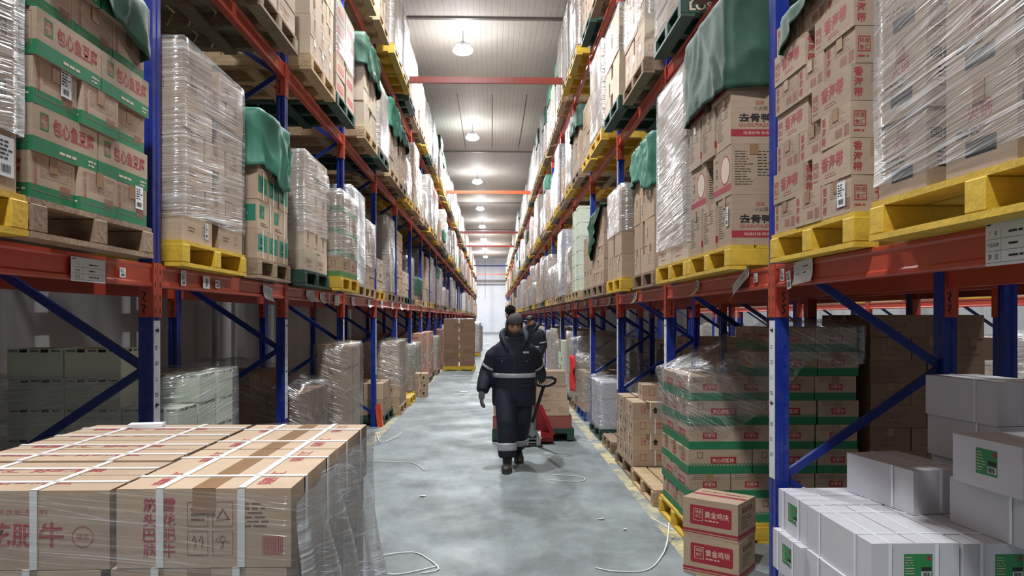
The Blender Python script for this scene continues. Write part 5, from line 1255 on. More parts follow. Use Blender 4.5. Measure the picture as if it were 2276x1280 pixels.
# ------------------------------------------------------------------ labels hung on the beams
def card(t, y, zc, w, h, sgn, style, tilt=0.0, curl=0.0, name='label_card', lab=None):
    """a paper card on the beam's aisle face; y along the beam"""
    bm = bmesh.new(); n = 8
    M = Matrix(((0, 0, sgn, 0), (sgn, 0, 0, 0), (0, 1, 0, 0), (0, 0, 0, 1)))
    R = Matrix.Rotation(tilt, 4, 'Z')
    MM = M @ R
    def P(u, v, e=0.0):
        k = max(0, 0.5 - v / h - 0.4) * curl
        return MM @ Vector((u, v, e + k * k * 0.4 + 0.0015))
    for j in range(n):
        v0, v1 = -h / 2 + h * j / n, -h / 2 + h * (j + 1) / n
        f = bm.faces.new([bm.verts.new(P(*q)) for q in ((-w / 2, v0), (w / 2, v0), (w / 2, v1), (-w / 2, v1))])
    b2 = bm; n0 = len(bm.faces); M2 = MM.copy(); M2.translation = MM @ Vector((0, 0, 0.0032))
    if style == 'card':
        for i, s in enumerate(('厂  名', '产品名称', '货  位')):
            put_text(b2, s, M2, -w * 0.33, h * (0.22 - 0.26 * i), h * (0.10, 0.09, 0.13)[i], None, 0)
            put_lines(b2, M2, w * 0.0, h * (0.22 - 0.26 * i) - h * 0.05, w * 0.3, h * (0.22 - 0.26 * i) + h * 0.05, 1, 0, i)
            put_rect(b2, M2, -w * 0.47, h * (0.09 - 0.26 * i) - 0.0006, w * 0.47, h * (0.09 - 0.26 * i) + 0.0006, 1)
        put_rect(b2, M2, -w * 0.17, -h * 0.42, -w * 0.165, h * 0.34, 1); put_lines(b2, M2, -w * 0.47, h * 0.38, -w * 0.33, h * 0.45, 1, 0, 3)
    elif style == 'strip':
        put_text(b2, '0033', M2, 0, h * 0.36, h * 0.1, None, 0); put_lines(b2, M2, -w * 0.35, -h * 0.1, w * 0.35, h * 0.25, 4, 0, 4); put_bars(b2, M2, -w * 0.3, -h * 0.4, w * 0.3, -h * 0.2, 0, 5)
    elif style == '3': put_text(b2, '3', M2, 0, 0, h * 0.62, None, 0, fat=0.03)
    else: put_lines(b2, M2, -w * 0.4, 0.0, w * 0.4, h * 0.4, 3, 0, 4); put_bars(b2, M2, -w * 0.3, -h * 0.38, w * 0.3, -h * 0.1, 0, 5)
    bm.faces.ensure_lookup_table()
    for k in range(n0, len(bm.faces)): bm.faces[k].material_index += 1
    c = obj(name, new_mesh(name, bm, [PAPER, BLACK, MATS['seam_grey']]), t, (sgn * 0.0065, y, zc)); c['label'] = lab or 'white location card'
B = lambda k, lv, b: BEAMS[(k, lv, b, 0)]
t = B('L', 0, 0); yy0 = fy(0) + 0.09
card(t, 3.20 - yy0, -0.070, 0.27, 0.10, 1, 'card'); card(t, 3.49 - yy0, -0.062, 0.055, 0.045, 1, 'small')
t = B('L', 0, 1); yy0 = fy(1) + 0.09
card(t, 0.27, -0.052, 0.07, 0.085, 1, 'strip'); card(t, 0.60, -0.06, 0.105, 0.075, 1, '3', lab='white card with the number 3'); card(t, 0.78, -0.062, 0.07, 0.05, 1, 'small'); card(t, 1.82, -0.085, 0.24, 0.11, 1, 'card', -0.1, 0.4)
t = B('L', 0, 2); card(t, 0.75, -0.065, 0.32, 0.11, 1, 'card', 0.05, 0.6); card(t, 1.95, -0.08, 0.25, 0.11, 1, 'card'); card(t, 1.55, -0.075, 0.04, 0.12, 1, 'small')
t = B('R', 0, 0); yy0 = fy(0) + 0.09
card(t, 3.45 - yy0, -0.055, 0.21, 0.11, -1, 'card', 0.05, 0.3); card(t, 3.70 - yy0, -0.055, 0.045, 0.06, -1, 'small'); card(t, 3.62 - yy0, -0.085, 0.05, 0.09, -1, 'small', 0.15); card(t, 2.06 - yy0, -0.055, 0.20, 0.13, -1, 'card')
t = B('R', 0, 1); card(t, 0.42, -0.07, 0.30, 0.10, -1, 'card', 0.35, 0.5); card(t, 0.18, -0.05, 0.06, 0.05, -1, 'small'); card(t, 1.35, -0.06, 0.08, 0.11, -1, 'small', 0, 0.6)
for k, s in (('L', 1), ('R', -1)):
    for b in (3, 4, 5):
        for y in (0.5, 1.7): card(B(k, 0, b), y, -0.07, 0.22, 0.11, s, 'card', rnd.uniform(-0.1, 0.1), rnd.uniform(0, 0.6))
    card(B(k, 0, 2), 1.25, -0.07, 0.2, 0.11, s, 'card', 0.06, 0.5)

# ------------------------------------------------------------------ litter
def strap_litter(pts, lab, w=0.006):
    sp = []
    P = [Vector((x, y, z)) for x, y, z in pts]
    for i in range(len(P) - 1):
        p0, p1, p2, p3 = P[max(i - 1, 0)], P[i], P[i + 1], P[min(i + 2, len(P) - 1)]
        for k in range(6):
            t = k / 6; sp.append(0.5 * ((2 * p1) + (-p0 + p2) * t + (2 * p0 - 5 * p1 + 4 * p2 - p3) * t * t + (-p0 + 3 * p1 - 3 * p2 + p3) * t ** 3))
    sp.append(P[-1])
    bm = bmesh.new(); tube(bm, sp, w, 6, flat=0.4); o = obj('strap_offcut', new_mesh('strap_offcut', bm, [STRAP], True)); tag(o, lab, 'strap', 'cut straps on the floor')
strap_litter([(0.66, 4.75, 0.006), (0.78, 4.68, 0.006), (0.98, 4.70, 0.006), (1.14, 4.98, 0.008), (1.24, 5.25, 0.03), (1.30, 5.45, 0.10)], 'long curved white strap offcut before the crimson panel cartons')
strap_litter([(1.20, 5.62, 0.09), (1.28, 5.52, 0.06), (1.34, 5.44, 0.04)], 'short white strap end poking from the yellow pallet on the floor', 0.007)
strap_litter([(-0.80, 5.0, 0.01), (-0.55, 5.1, 0.006), (-0.42, 4.95, 0.006), (-0.34, 4.75, 0.006), (-0.44, 4.68, 0.006)], 'white strap offcut looping beside the nearest aisle pallet')
strap_litter([(-0.80, 4.78, 0.01), (-0.60, 4.66, 0.006), (-0.34, 4.82, 0.006)], 'second white strap offcut beside the nearest aisle pallet')
strap_litter([(-1.40, 8.35, 0.01), (-1.05, 8.3, 0.006), (-0.86, 8.22, 0.006), (-0.70, 7.82, 0.006)], 'thin white strap offcut on open floor past the nearest pallet')
strap_litter([(-1.55, 10.1, 0.03), (-1.42, 9.6, 0.006), (-1.28, 9.9, 0.03), (-1.22, 10.1, 0.06)], 'curled white strap at the orange post guard')
strap_litter([(0.92, 10.8, 0.006), (1.02, 10.0, 0.006), (1.3, 9.6, 0.006)], 'white strap offcut on the floor behind the pallet truck')
strap_litter([(0.55, 7.35, 0.006), (0.85, 7.25, 0.006), (0.90, 7.45, 0.006), (0.6, 7.6, 0.006)], 'grey strap loop on the floor by the worker', 0.005)
def scrap(x, y, w, h, rz, lab, m=PAPER):
    bm = bmesh.new(); r = random.Random(int(x * 100)); n = 9
    pts = [(w * math.cos(2 * math.pi * k / n) * r.uniform(0.5, 1), h * math.sin(2 * math.pi * k / n) * r.uniform(0.4, 1)) for k in range(n)]
    a = [bm.verts.new((px, py, 0.002 + r.uniform(0, 0.01))) for px, py in pts]; b = [bm.verts.new((v.co.x, v.co.y, v.co.z + 0.002)) for v in a]
    for k in range(n): bm.faces.new((a[k], a[(k + 1) % n], b[(k + 1) % n], b[k]))
    bm.faces.new(b); bm.faces.new(a[::-1])
    o = obj('paper_scrap', new_mesh('paper_scrap', bm, [m]), None, (x, y, 0.001), (0, 0, rz)); tag(o, lab, 'paper scrap', 'scraps on the floor')
for x, y, w, h, rz, lab in ((-0.72, 15.6, 0.2, 0.10, 0.2, 'white paper scrap on open floor past the three cartons'), (-0.60, 16.1, 0.14, 0.06, -0.3, 'smaller white scrap beside the paper scrap past the three cartons'), (-0.95, 20.6, 0.3, 0.1, 0.6, 'pale scrap before the nearer aisle stack'),
                            (-0.4, 20.9, 0.2, 0.05, 0, 'thin pale scrap on floor right of the nearer aisle stack'), (0.86, 5.9, 0.035, 0.02, 0.3, 'tiny white scrap on the floor by the yellow line'), (1.0, 5.6, 0.03, 0.02, 1.0, 'second tiny white scrap by the yellow line'), (-0.62, 6.7, 0.04, 0.03, 0.4, 'small white scrap on open floor near the nearest pallet')):
    scrap(x, y, w, h, rz, lab)
# hanging cord and camera arm by the far end
bm = bmesh.new(); tube(bm, [(0, 0, 0), (0, 0, -4.6)], 0.012, 6); o = obj('pull_cord', new_mesh('pull_cord', bm, [DARKSLOT]), None, (-0.55, 60.0, CEIL - 0.01)); tag(o, 'thin dark cord hanging from the ceiling near the far wall', 'cord')
# ------------------------------------------------------------------ pallet truck with its load
JX, JY = 0.50, 9.55
JRED = mat('truck_red', (170, 34, 44), 0.35, var=0.06, nscale=12)
RUB = mat('rubber_black', (26, 26, 28), 0.7)
NYL = mat('nylon_white', (206, 206, 204), 0.5)
t = thing('pallet_truck', 'red hand pallet truck pulled by the worker, loop handle raised', 'pallet truck', (JX, JY, 0), 0)
def part(name, fn, mats, parent=t, smooth=False, loc=(0, 0, 0), rot=(0, 0, 0)):
    bm = bmesh.new(); fn(bm); bmesh.ops.recalc_face_normals(bm, faces=bm.faces); return obj(name, new_mesh(name, bm, mats, smooth), parent, loc, rot)
for sx in (-1, 1): part('fork', lambda bm: bbox(bm, sx * 0.2 - 0.075, sx * 0.2 + 0.075, -0.12, 1.05, 0.03, 0.085), [JRED])
def apron(bm):
    a = [(-0.10, -0.14, 0.52), (0.10, -0.14, 0.52), (0.27, -0.10, 0.10), (-0.27, -0.10, 0.10)]
    for off, in ((0,),):
        f = [bm.verts.new(p) for p in a]; g = [bm.verts.new((x, y + 0.05, z)) for x, y, z in a]
        bm.faces.new(f); bm.faces.new(g[::-1])
        for k in range(4): bm.faces.new((f[k], f[(k + 1) % 4], g[(k + 1) % 4], g[k]))
    bbox(bm, -0.27, 0.27, -0.16, -0.06, 0.085, 0.15)
    for s in (-1, 1): bar(bm, (s * 0.105, -0.16, 0.50), (s * 0.265, -0.15, 0.12), 0.02, 0.05)
part('lifting_frame', apron, [JRED])
part('pump_body', lambda bm: (disc(bm, (0, -0.26), 0.05, 0.12, 0.42, 16), disc(bm, (0, -0.26), 0.028, 0.42, 0.55, 12), bbox(bm, -0.09, 0.09, -0.31, -0.2, 0.14, 0.2), bbox(bm, -0.1, -0.05, -0.35, -0.25, 0.22, 0.30)), [STEEL])
for sx in (-1, 1):
    w = part('steering_wheel', lambda bm: tube(bm, [(-0.025, 0, 0), (0.025, 0, 0)], 0.098, 24), [NYL], loc=(sx * 0.075, -0.27, 0.099))
    part('hub', lambda bm: tube(bm, [(-0.03, 0, 0), (0.03, 0, 0)], 0.045, 16), [STEEL], w)
part('axle', lambda bm: tube(bm, [(-0.12, -0.27, 0.099), (0.12, -0.27, 0.099)], 0.018, 10), [STEEL])
for sx in (-1, 1): part('load_roller', lambda bm: tube(bm, [(-0.04, 0, 0), (0.04, 0, 0)], 0.036, 14), [NYL], loc=(sx * 0.2, 0.9, 0.037))
# drawbar leaning towards the worker, with a loop grip
D0 = Vector((0.0, -0.28, 0.30)); D1 = Vector((0.10, -0.86, 0.80))
part('drawbar', lambda bm: tube(bm, [D0, D0.lerp(D1, 0.5), D1], 0.021, 10), [RUB], smooth=True)
def grip(bm):
    c = D1; up = (D1 - D0).normalized(); pts = []
    for u, v in ((0, 0), (0.07, 0.02), (0.115, 0.07), (0.115, 0.13), (0.07, 0.175), (0, 0.18), (-0.07, 0.175), (-0.115, 0.13), (-0.115, 0.07), (-0.07, 0.02)):
        pts.append(c + Vector((u, 0, 0)) + up * v)
    tube(bm, pts, 0.016, 10, close=True)
part('handle_loop', grip, [RUB], smooth=True)
part('release_lever', lambda bm: bar(bm, D1 + Vector((0, -0.02, 0.02)), D1 + Vector((0.10, -0.05, 0.09)), 0.012, 0.008), [STEEL])
pallet('green', JX + 0.03, JY + 0.60, 0.087 - 0.085, 'loaded pallet truck', True, 1.0, 1.04, math.pi / 2) if False else None
# the load: dark pallet raised on the forks, cartons in two columns
pt = thing('pallet', 'dark green pallet carried on the pallet truck', 'pallet', (JX + 0.03, JY + 0.62, 0.0), 0, 'pallets')
def pbox(name, *b): part(name, lambda bm: bbox(bm, *b), [PGREEN], pt)
pbox('top_deck', -0.53, 0.53, -0.55, 0.55, 0.105, 0.165)
for x in (-0.485, 0, 0.485): pbox('stringer', x - 0.045, x + 0.045, -0.55, 0.55, 0.02, 0.104)
PT = 0.167
TR = ctype('truck_carton', 'brown carton', 0.40, 0.30, 0.19, [CARD], prints=pr_plain, pmats=(BROWNP,), tape=0.05)
TRD = ctype('truck_carton', 'reddish carton', 0.46, 0.32, 0.165, [mat('cardboard_red', (150, 84, 74), 0.7, var=0.06, nscale=9, rand=0.08)], tape=0.05)
gt = 'cartons on the pallet truck'
px, py = JX + 0.03, JY + 0.07
for x, c, z, lab in ((0.27, TRD, 0, 'reddish bottom carton on the truck, column beside the rack'), (-0.29, TRD, 0, 'reddish bottom carton on the truck, column behind the worker')): carton(c, px + x, py + 0.18, PT + z, 0, lab, gt, jit=0.002)
z = PT + TRD.H + 0.002
for k in range(3): carton(TR, px + 0.26 + (0.01, -0.02, -0.035)[k], py + 0.17, z + k * (TR.H + 0.002), (0.0, 0.03, -0.02)[k], '%s brown carton on the truck, column beside the rack' % ('lowest', 'middle', 'upper')[k], gt, jit=0)
for k in range(3): carton(TR, px - 0.31 + (0.0, 0.0, 0.03)[k], py + 0.17, z + k * (TR.H + 0.002), (0.03, -0.02, 0.05)[k], '%s brown carton on the truck, column behind the worker' % ('lowest', 'middle', 'upper')[k], gt, jit=0)
for k in range(4): carton(TR, px + 0.02, py + 0.60, (z if k else PT) + (k - 1) * (TR.H + 0.002) * (k > 0) if k else PT, 0.02, '%s brown carton on the truck, middle of the back row' % ONES[k + 1], gt, jit=0)
for k in range(4): carton(TR, px + 0.36 - 0.0, py + 0.66, (z if k else PT) + (k - 1) * (TR.H + 0.002) * (k > 0) if k else PT, math.pi / 2, '%s brown carton on the truck, back row beside the rack' % ONES[k + 1], gt, jit=0) if False else None

# ------------------------------------------------------------------ people
SKIN = mat('skin', (176, 128, 106), 0.55, var=0.05, nscale=14)
NAVY = mat('workwear_navy', (17, 22, 40), 0.75, var=0.15, nscale=9, bump=0.5, bscale=18)
NAVYT = mat('trousers_navy', (20, 25, 42), 0.75, var=0.15, nscale=9, bump=0.5, bscale=18)
COLLAR = mat('collar_dark', (18, 24, 28), 0.85, bump=0.5, bscale=60)
REFL = mat('reflective_silver', (176, 180, 184), 0.4, 0.1, var=0.06, nscale=30)
KNIT = mat('knit_grey', (86, 80, 80), 0.9, var=0.2, nscale=60, bump=0.6, bscale=120)
FUZZ = mat('pompom_dark', (34, 30, 32), 0.95, var=0.3, nscale=60, bump=1.0, bscale=90)
BOOTM = mat('boot_leather', (48, 46, 44), 0.5, var=0.15, nscale=20, bump=0.2, bscale=40)
SOLE = mat('boot_sole', (70, 68, 64), 0.8)
GLOVE = mat('glove_grey', (104, 106, 108), 0.85, var=0.4, nscale=45, bump=0.3, bscale=80)
HAIR = mat('hair_black', (20, 18, 18), 0.6)
EYEM = mat('eye_dark', (22, 16, 14), 0.3)
LIP = mat('lip', (136, 84, 76), 0.5)
def eval_mesh(o, name, mats):
    dg = bpy.context.evaluated_depsgraph_get(); me = bpy.data.meshes.new_from_object(o.evaluated_get(dg)); me.name = name
    me.materials.clear()
    for m in mats: me.materials.append(m)
    me.polygons.foreach_set('use_smooth', [True] * len(me.polygons)); me.polygons.foreach_set('material_index', [0] * len(me.polygons))
    d = o.data; bpy.data.objects.remove(o); bpy.data.meshes.remove(d); return me
def skin(verts, edges, radii, root=0, sub=2):
    me = bpy.data.meshes.new('sk'); me.from_pydata([Vector(v) for v in verts], edges, []); o = bpy.data.objects.new('sk', me); COL.objects.link(o)
    md = o.modifiers.new('s', 'SKIN'); md.use_smooth_shade = True
    for i, v in enumerate(me.skin_vertices[0].data):
        r = radii[i]; v.radius = r if isinstance(r, tuple) else (r, r); v.use_root = (i == root)
    sb = o.modifiers.new('u', 'SUBSURF'); sb.levels = sub; sb.render_levels = sub
    return o
def remesh_bm(bm, name, mats, vox, smooth=4):
    me = bpy.data.meshes.new('r'); bm.to_mesh(me); bm.free(); o = bpy.data.objects.new('r', me); COL.objects.link(o)
    md = o.modifiers.new('r', 'REMESH'); md.mode = 'VOXEL'; md.voxel_size = vox; md.use_smooth_shade = True
    sm = o.modifiers.new('m', 'SMOOTH'); sm.iterations = smooth; sm.factor = 0.5
    return eval_mesh(o, name, mats)
def loft(bm, secs, n=24, cap=True):
    """elliptical sections (centre, rx, ry, axis) joined into one skin"""
    rings = []
    for c, rx, ry, ax in secs:
        c = Vector(c); ax = Vector(ax).normalized(); x = Vector((1, 0, 0)); x = (x - ax * x.dot(ax)).normalized(); y = ax.cross(x)
        rings.append([bm.verts.new(c + x * rx * math.cos(2 * math.pi * k / n) + y * ry * math.sin(2 * math.pi * k / n)) for k in range(n)])
    for a, b in zip(rings, rings[1:]):
        for k in range(n): bm.faces.new((a[k], a[(k + 1) % n], b[(k + 1) % n], b[k]))
    if cap: bm.faces.new(rings[0][::-1]); bm.faces.new(rings[-1])
    return rings
def limb(pts, radii, flat=1.0):
    """sections for a limb along points"""
    out = []
    P = [Vector(p) for p in pts]
    for i, p in enumerate(P):
        ax = P[min(i + 1, len(P) - 1)] - P[max(i - 1, 0)]
        out.append((p, radii[i], radii[i] * flat, ax))
    return out
def sample(P, R, t):
    k = t * (len(P) - 1); i = min(int(k), len(P) - 2); f = k - i
    return Vector(P[i]).lerp(Vector(P[i + 1]), f), R[i] * (1 - f) + R[i + 1] * f
def band_on(P, R, t0, t1, name, parent, m, off=0.006):
    bm = bmesh.new(); secs = []
    for j in range(5):
        c, r = sample(P, R, t0 + (t1 - t0) * j / 4); c2, _ = sample(P, R, min(1, t0 + (t1 - t0) * j / 4 + 0.02)); secs.append((c, r + off, r + off, c2 - c))
    loft(bm, secs, 24, False); bmesh.ops.recalc_face_normals(bm, faces=bm.faces); o = obj(name, new_mesh(name, bm, [m], True), parent); md = o.modifiers.new('t', 'SOLIDIFY'); md.thickness = 0.004; return o
HEADC = Vector((0.0, -0.085, 1.515))
def head_bm(bm, pitch, yaw):
    """head in its own frame facing -y, then bowed"""
    v0 = len(bm.verts)
    bmesh.ops.create_icosphere(bm, subdivisions=4, radius=1.0); bm.verts.ensure_lookup_table(); vs = list(bm.verts)[v0:]
    G = lambda p, c, s: math.exp(-((p.x - c[0]) ** 2 / s[0] ** 2 + (p.y - c[1]) ** 2 / s[1] ** 2 + (p.z - c[2]) ** 2 / s[2] ** 2))
    for v in vs:
        p = v.co.copy(); q = Vector((p.x * 0.075, p.y * 0.095, p.z * 0.115))
        if p.z < 0: q.x *= 1 - 0.28 * p.z * p.z; q.y *= 1 - 0.10 * p.z * p.z
        f = Vector((0, -1, 0))
        q += f * 0.026 * G(q, (0, -0.092, -0.012), (0.013, 0.03, 0.020))            # nose
        q += f * 0.012 * G(q, (0, -0.092, 0.015), (0.010, 0.03, 0.022))
        for s in (-1, 1):
            q -= f * 0.013 * G(q, (s * 0.031, -0.085, 0.014), (0.016, 0.03, 0.011))   # eye sockets
            q += f * 0.006 * G(q, (s * 0.030, -0.085, 0.036), (0.022, 0.03, 0.009))   # brows
            q += f * 0.007 * G(q, (s * 0.042, -0.075, -0.016), (0.018, 0.03, 0.016))  # cheeks
        q += f * 0.008 * G(q, (0, -0.085, -0.052), (0.022, 0.03, 0.009))              # lips
        q -= f * 0.005 * G(q, (0, -0.085, -0.070), (0.020, 0.03, 0.007))
        q += f * 0.010 * G(q, (0, -0.080, -0.092), (0.022, 0.03, 0.014))              # chin
        v.co = q
    for s in (-1, 1):                                                                 # ears
        bmesh.ops.create_icosphere(bm, subdivisions=2, radius=1.0, matrix=Matrix.Translation((s * 0.077, 0.005, 0.0)) @ Matrix.Rotation(s * 0.4, 4, 'Z') @ Matrix.Diagonal((0.010, 0.020, 0.033, 1)))
    bm.verts.ensure_lookup_table(); vs = list(bm.verts)[v0:]
    H = Matrix.Translation(HEADC) @ Matrix.Rotation(yaw, 4, 'Z') @ Matrix.Rotation(pitch, 4, 'X')
    for v in vs: v.co = H @ v.co
    return H
def boots(parent, ankle, toe_dir, pitch, who):
    """work boot: shaft, vamp, toe cap and sole; ankle = joint, foot pitch about x"""
    bm = bmesh.new()
    loft(bm, [((0, 0.01, 0.10), 0.058, 0.064, (0, 0, 1)), ((0, 0.01, 0.04), 0.055, 0.062, (0, 0, 1)), ((0, 0.0, -0.02), 0.050, 0.066, (0, 0, 1)), ((0, -0.01, -0.06), 0.047, 0.080, (0, 0, 1))])
    loft(bm, [((0, 0.07, -0.055), 0.030, 0.030, (0, -1, 0)), ((0, 0.02, -0.045), 0.046, 0.045, (0, -1, 0)), ((0, -0.06, -0.050), 0.047, 0.045, (0, -1, 0)), ((0, -0.12, -0.060), 0.052, 0.034, (0, -1, 0)), ((0, -0.17, -0.063), 0.049, 0.030, (0, -1, 0)), ((0, -0.205, -0.068), 0.030, 0.020, (0, -1, 0))])
    me = remesh_bm(bm, 'boot', [BOOTM], 0.010, 4)
    b = obj('boot', me, parent, ankle, (pitch, 0, toe_dir))
    s = bmesh.new()
    pts = []
    for k in range(24):
        a = 2 * math.pi * k / 24; x = 0.053 * math.cos(a); y = -0.065 + 0.145 * math.sin(a)
        if math.sin(a) > 0: x *= 0.85
        pts.append((x, y))
    a = [s.verts.new((x, y, -0.108)) for x, y in pts]; c = [s.verts.new((x * 1.02, y, -0.078)) for x, y in pts]
    for k in range(24): s.faces.new((a[k], a[(k + 1) % 24], c[(k + 1) % 24], c[k]))
    s.faces.new(a[::-1]); s.faces.new(c); obj('sole', new_mesh('sole', s, [SOLE]), b)
    l = bmesh.new()
    for k in range(4): tube(l, [(-0.028, -0.055 - 0.02 * k, 0.012 - 0.014 * k), (0, -0.072 - 0.02 * k, 0.016 - 0.014 * k), (0.028, -0.055 - 0.02 * k, 0.012 - 0.014 * k)], 0.004, 6)
    obj('bootlace', new_mesh('bootlace', l, [HAIR]), b)
def glove(parent, wrist, dirv, palm_n, curl, side):
    """five separate fingers rooted in the palm; dirv = along the hand, palm_n = out of the palm's inner side"""
    d = Vector(dirv).normalized(); n = Vector(palm_n); n = (n - d * n.dot(d)).normalized(); s = d.cross(n) * side
    w = Vector(wrist); bm = bmesh.new(); tmp = []
    def add(o):
        me = eval_mesh(o, 'tmp', [GLOVE]); bm.from_mesh(me); bpy.data.meshes.remove(me)
    add(skin([w - d * 0.03, w + d * 0.02, w + d * 0.075], [(0, 1), (1, 2)], [(0.036, 0.030), (0.036, 0.024), (0.040, 0.020)], 0, 2))
    for k, (off, ln) in enumerate(((-0.030, 0.070), (-0.010, 0.080), (0.011, 0.075), (0.030, 0.058))):
        p = w + d * 0.065 + s * off; pts = [p]; a = 0.0; q = w + d * 0.088 + s * off * 1.08; pts.append(q)
        for j, f in enumerate((0.42, 0.33, 0.25)):
            a += curl * (0.75, 0.8, 0.5)[j] * (1 + 0.1 * k); q = q + (d * math.cos(a) + n * math.sin(a)) * ln * f; pts.append(q)
        add(skin(pts, [(i, i + 1) for i in range(4)], [0.012, 0.0115, 0.011, 0.0105, 0.0085], 0, 1))
    p = w + d * 0.015 - s * 0.028; q1 = p + (d * 0.6 - s * 0.75 + n * 0.25) * 0.038; q2 = q1 + (d * 0.85 - s * 0.3 + n * (0.3 + curl * 0.4)) * 0.034; q3 = q2 + (d * 0.9 + n * (0.3 + curl * 0.5)) * 0.026
    add(skin([p, q1, q2, q3], [(0, 1), (1, 2), (2, 3)], [0.015, 0.0135, 0.012, 0.0095], 0, 1))
    me = bpy.data.meshes.new('glove'); bm.to_mesh(me); bm.free(); me.materials.append(GLOVE); me.polygons.foreach_set('use_smooth', [True] * len(me.polygons))
    return obj('glove', me, parent)

def person(label, loc, rz, pose, hat=True, cat='person'):
    g = pose
    # one continuous body: torso, neck, limbs and head
    V = [(0, 0, 0.90), (0, -0.01, 1.05), (0, -0.03, 1.22), (0, -0.045, 1.34), (0, -0.07, 1.42)]; R = [(0.13, 0.10), (0.12, 0.095), (0.14, 0.10), (0.07, 0.07), (0.052, 0.055)]
    E_ = [(0, 1), (1, 2), (2, 3), (3, 4)]
    def chain(root, pts, rr):
        prev = root
        for p, r in zip(pts, rr): V.append(p); R.append((r, r)); E_.append((prev, len(V) - 1)); prev = len(V) - 1
    for k in ('rarm', 'larm'): chain(2, g[k], (0.055, 0.042, 0.032))
    for k in ('rleg', 'lleg'): chain(0, g[k], (0.085, 0.062, 0.045))
    sk = eval_mesh(skin(V, E_, R, 0, 2), 'sk', [SKIN]); bm = bmesh.new(); bm.from_mesh(sk); bpy.data.meshes.remove(sk)
    H = head_bm(bm, g['pitch'], g['yaw'])
    root = obj('person', remesh_bm(bm, 'person', [SKIN], 0.0075, 2), None, loc, (0, 0, rz)); tag(root, label, cat)
    # face details
    def facepart(name, fn, m):
        b = bmesh.new(); fn(b)
        for v in b.verts: v.co = H @ v.co
        return obj(name, new_mesh(name, b, [m], True), root)
    for s in (-1, 1):
        facepart('eye', lambda b: tube(b, [(s * 0.031 - 0.013, -0.0815, 0.013), (s * 0.031, -0.0865, 0.0125), (s * 0.031 + 0.013, -0.0815, 0.013)], [0.002, 0.0042, 0.002], 8), EYEM)
        facepart('eyebrow', lambda b: tube(b, [(s * 0.016, -0.0955, 0.032), (s * 0.031, -0.0945, 0.036), (s * 0.047, -0.083, 0.033)], [0.002, 0.0032, 0.0018], 6), HAIR)
    facepart('mouth', lambda b: tube(b, [(-0.022, -0.0855, -0.053), (0, -0.0985, -0.0535), (0.022, -0.0855, -0.053)], [0.0015, 0.004, 0.0015], 8, flat=0.8), LIP)
    # trousers
    bm = bmesh.new()
    loft(bm, [((0, 0, 1.0), 0.19, 0.15, (0, 0, 1)), ((0, 0, 0.88), 0.20, 0.16, (0, 0, 1)), ((0, 0, 0.78), 0.17, 0.14, (0, 0, 1))])
    legs = {}
    for k, s in (('rleg', -1), ('lleg', 1)):
        h, kn, an = [Vector(p) for p in g[k]]; h = h + Vector((0, 0, 0.02))
        P = [h, h.lerp(kn, 0.5), kn, kn.lerp(an, 0.35), kn.lerp(an, 0.72), kn.lerp(an, 0.93)]; Rr = [0.125, 0.118, 0.103, 0.102, 0.098, 0.092]
        loft(bm, limb(P, Rr)); legs[k] = (P, Rr)
    obj('trousers', remesh_bm(bm, 'trousers', [NAVYT], 0.012, 5), root)
    for k in legs: band_on(*legs[k], 0.70, 0.82, 'reflective_band', root, REFL, 0.005)['label'] = 'silver reflective band'
    # jacket
    bm = bmesh.new(); jl = g['hem']
    T = [((0, 0.0, jl), 0.232, 0.165), ((0, 0.0, jl + 0.1), 0.238, 0.178), ((0, -0.005, 0.94), 0.232, 0.18), ((0, -0.01, 1.0), 0.228, 0.178), ((0, -0.015, 1.10), 0.238, 0.18), ((0, -0.02, 1.20), 0.243, 0.175), ((0, -0.025, 1.29), 0.225, 0.15), ((0, -0.035, 1.35), 0.155, 0.13), ((0, -0.05, 1.40), 0.115, 0.12)]
    loft(bm, [(c, rx, ry, (0, 0, 1)) for c, rx, ry in T], 32)
    arms = {}
    for k, s in (('rarm', -1), ('larm', 1)):
        sh, el, wr = [Vector(p) for p in g[k]]; sh2 = sh + Vector((-s * 0.07, 0, 0.03))
        P = [sh2, sh, sh.lerp(el, 0.22) + Vector((s * 0.012, 0, 0.012)), sh.lerp(el, 0.5), sh.lerp(el, 0.75), el, el.lerp(wr, 0.5), wr.lerp(el, 0.06)]; Rr = [0.075, 0.084, 0.092, 0.094, 0.09, 0.086, 0.08, 0.066]
        loft(bm, limb(P, Rr)); arms[k] = (P, Rr)
    jk = obj('jacket', remesh_bm(bm, 'jacket', [NAVY], 0.011, 12), root); jk['label'] = 'padded navy work jacket'
    bm = bmesh.new(); loft(bm, [((0, -0.01, 0.965 + 0.05 * q), 0.231 + 0.004, 0.181 + 0.004, (0, 0, 1)) for q in (0, 0.5, 1)], 32, False)
    b = obj('reflective_band', new_mesh('reflective_band', bm, [REFL], True), root); md = b.modifiers.new('t', 'SOLIDIFY'); md.thickness = 0.004; b['label'] = 'silver reflective waist band'
    for k in arms: band_on(*arms[k], 0.52, 0.585, 'reflective_band', root, REFL)['label'] = 'silver reflective sleeve band'
    # collar / hood roll and neck warmer
    half = [(0.045, -0.165, 1.20), (0.082, -0.155, 1.29), (0.118, -0.105, 1.365), (0.130, -0.035, 1.412), (0.108, 0.035, 1.44), (0.06, 0.08, 1.455)]
    pts = [(-x, y, z) for x, y, z in half] + [(0, 0.095, 1.46)] + half[::-1]; rr_ = [0.018, 0.036, 0.046, 0.05, 0.05, 0.05]; rr_ = rr_ + [0.05] + rr_[::-1]
    bm = bmesh.new(); tube(bm, pts, rr_, 14, flat=0.75); bmesh.ops.recalc_face_normals(bm, faces=bm.faces)
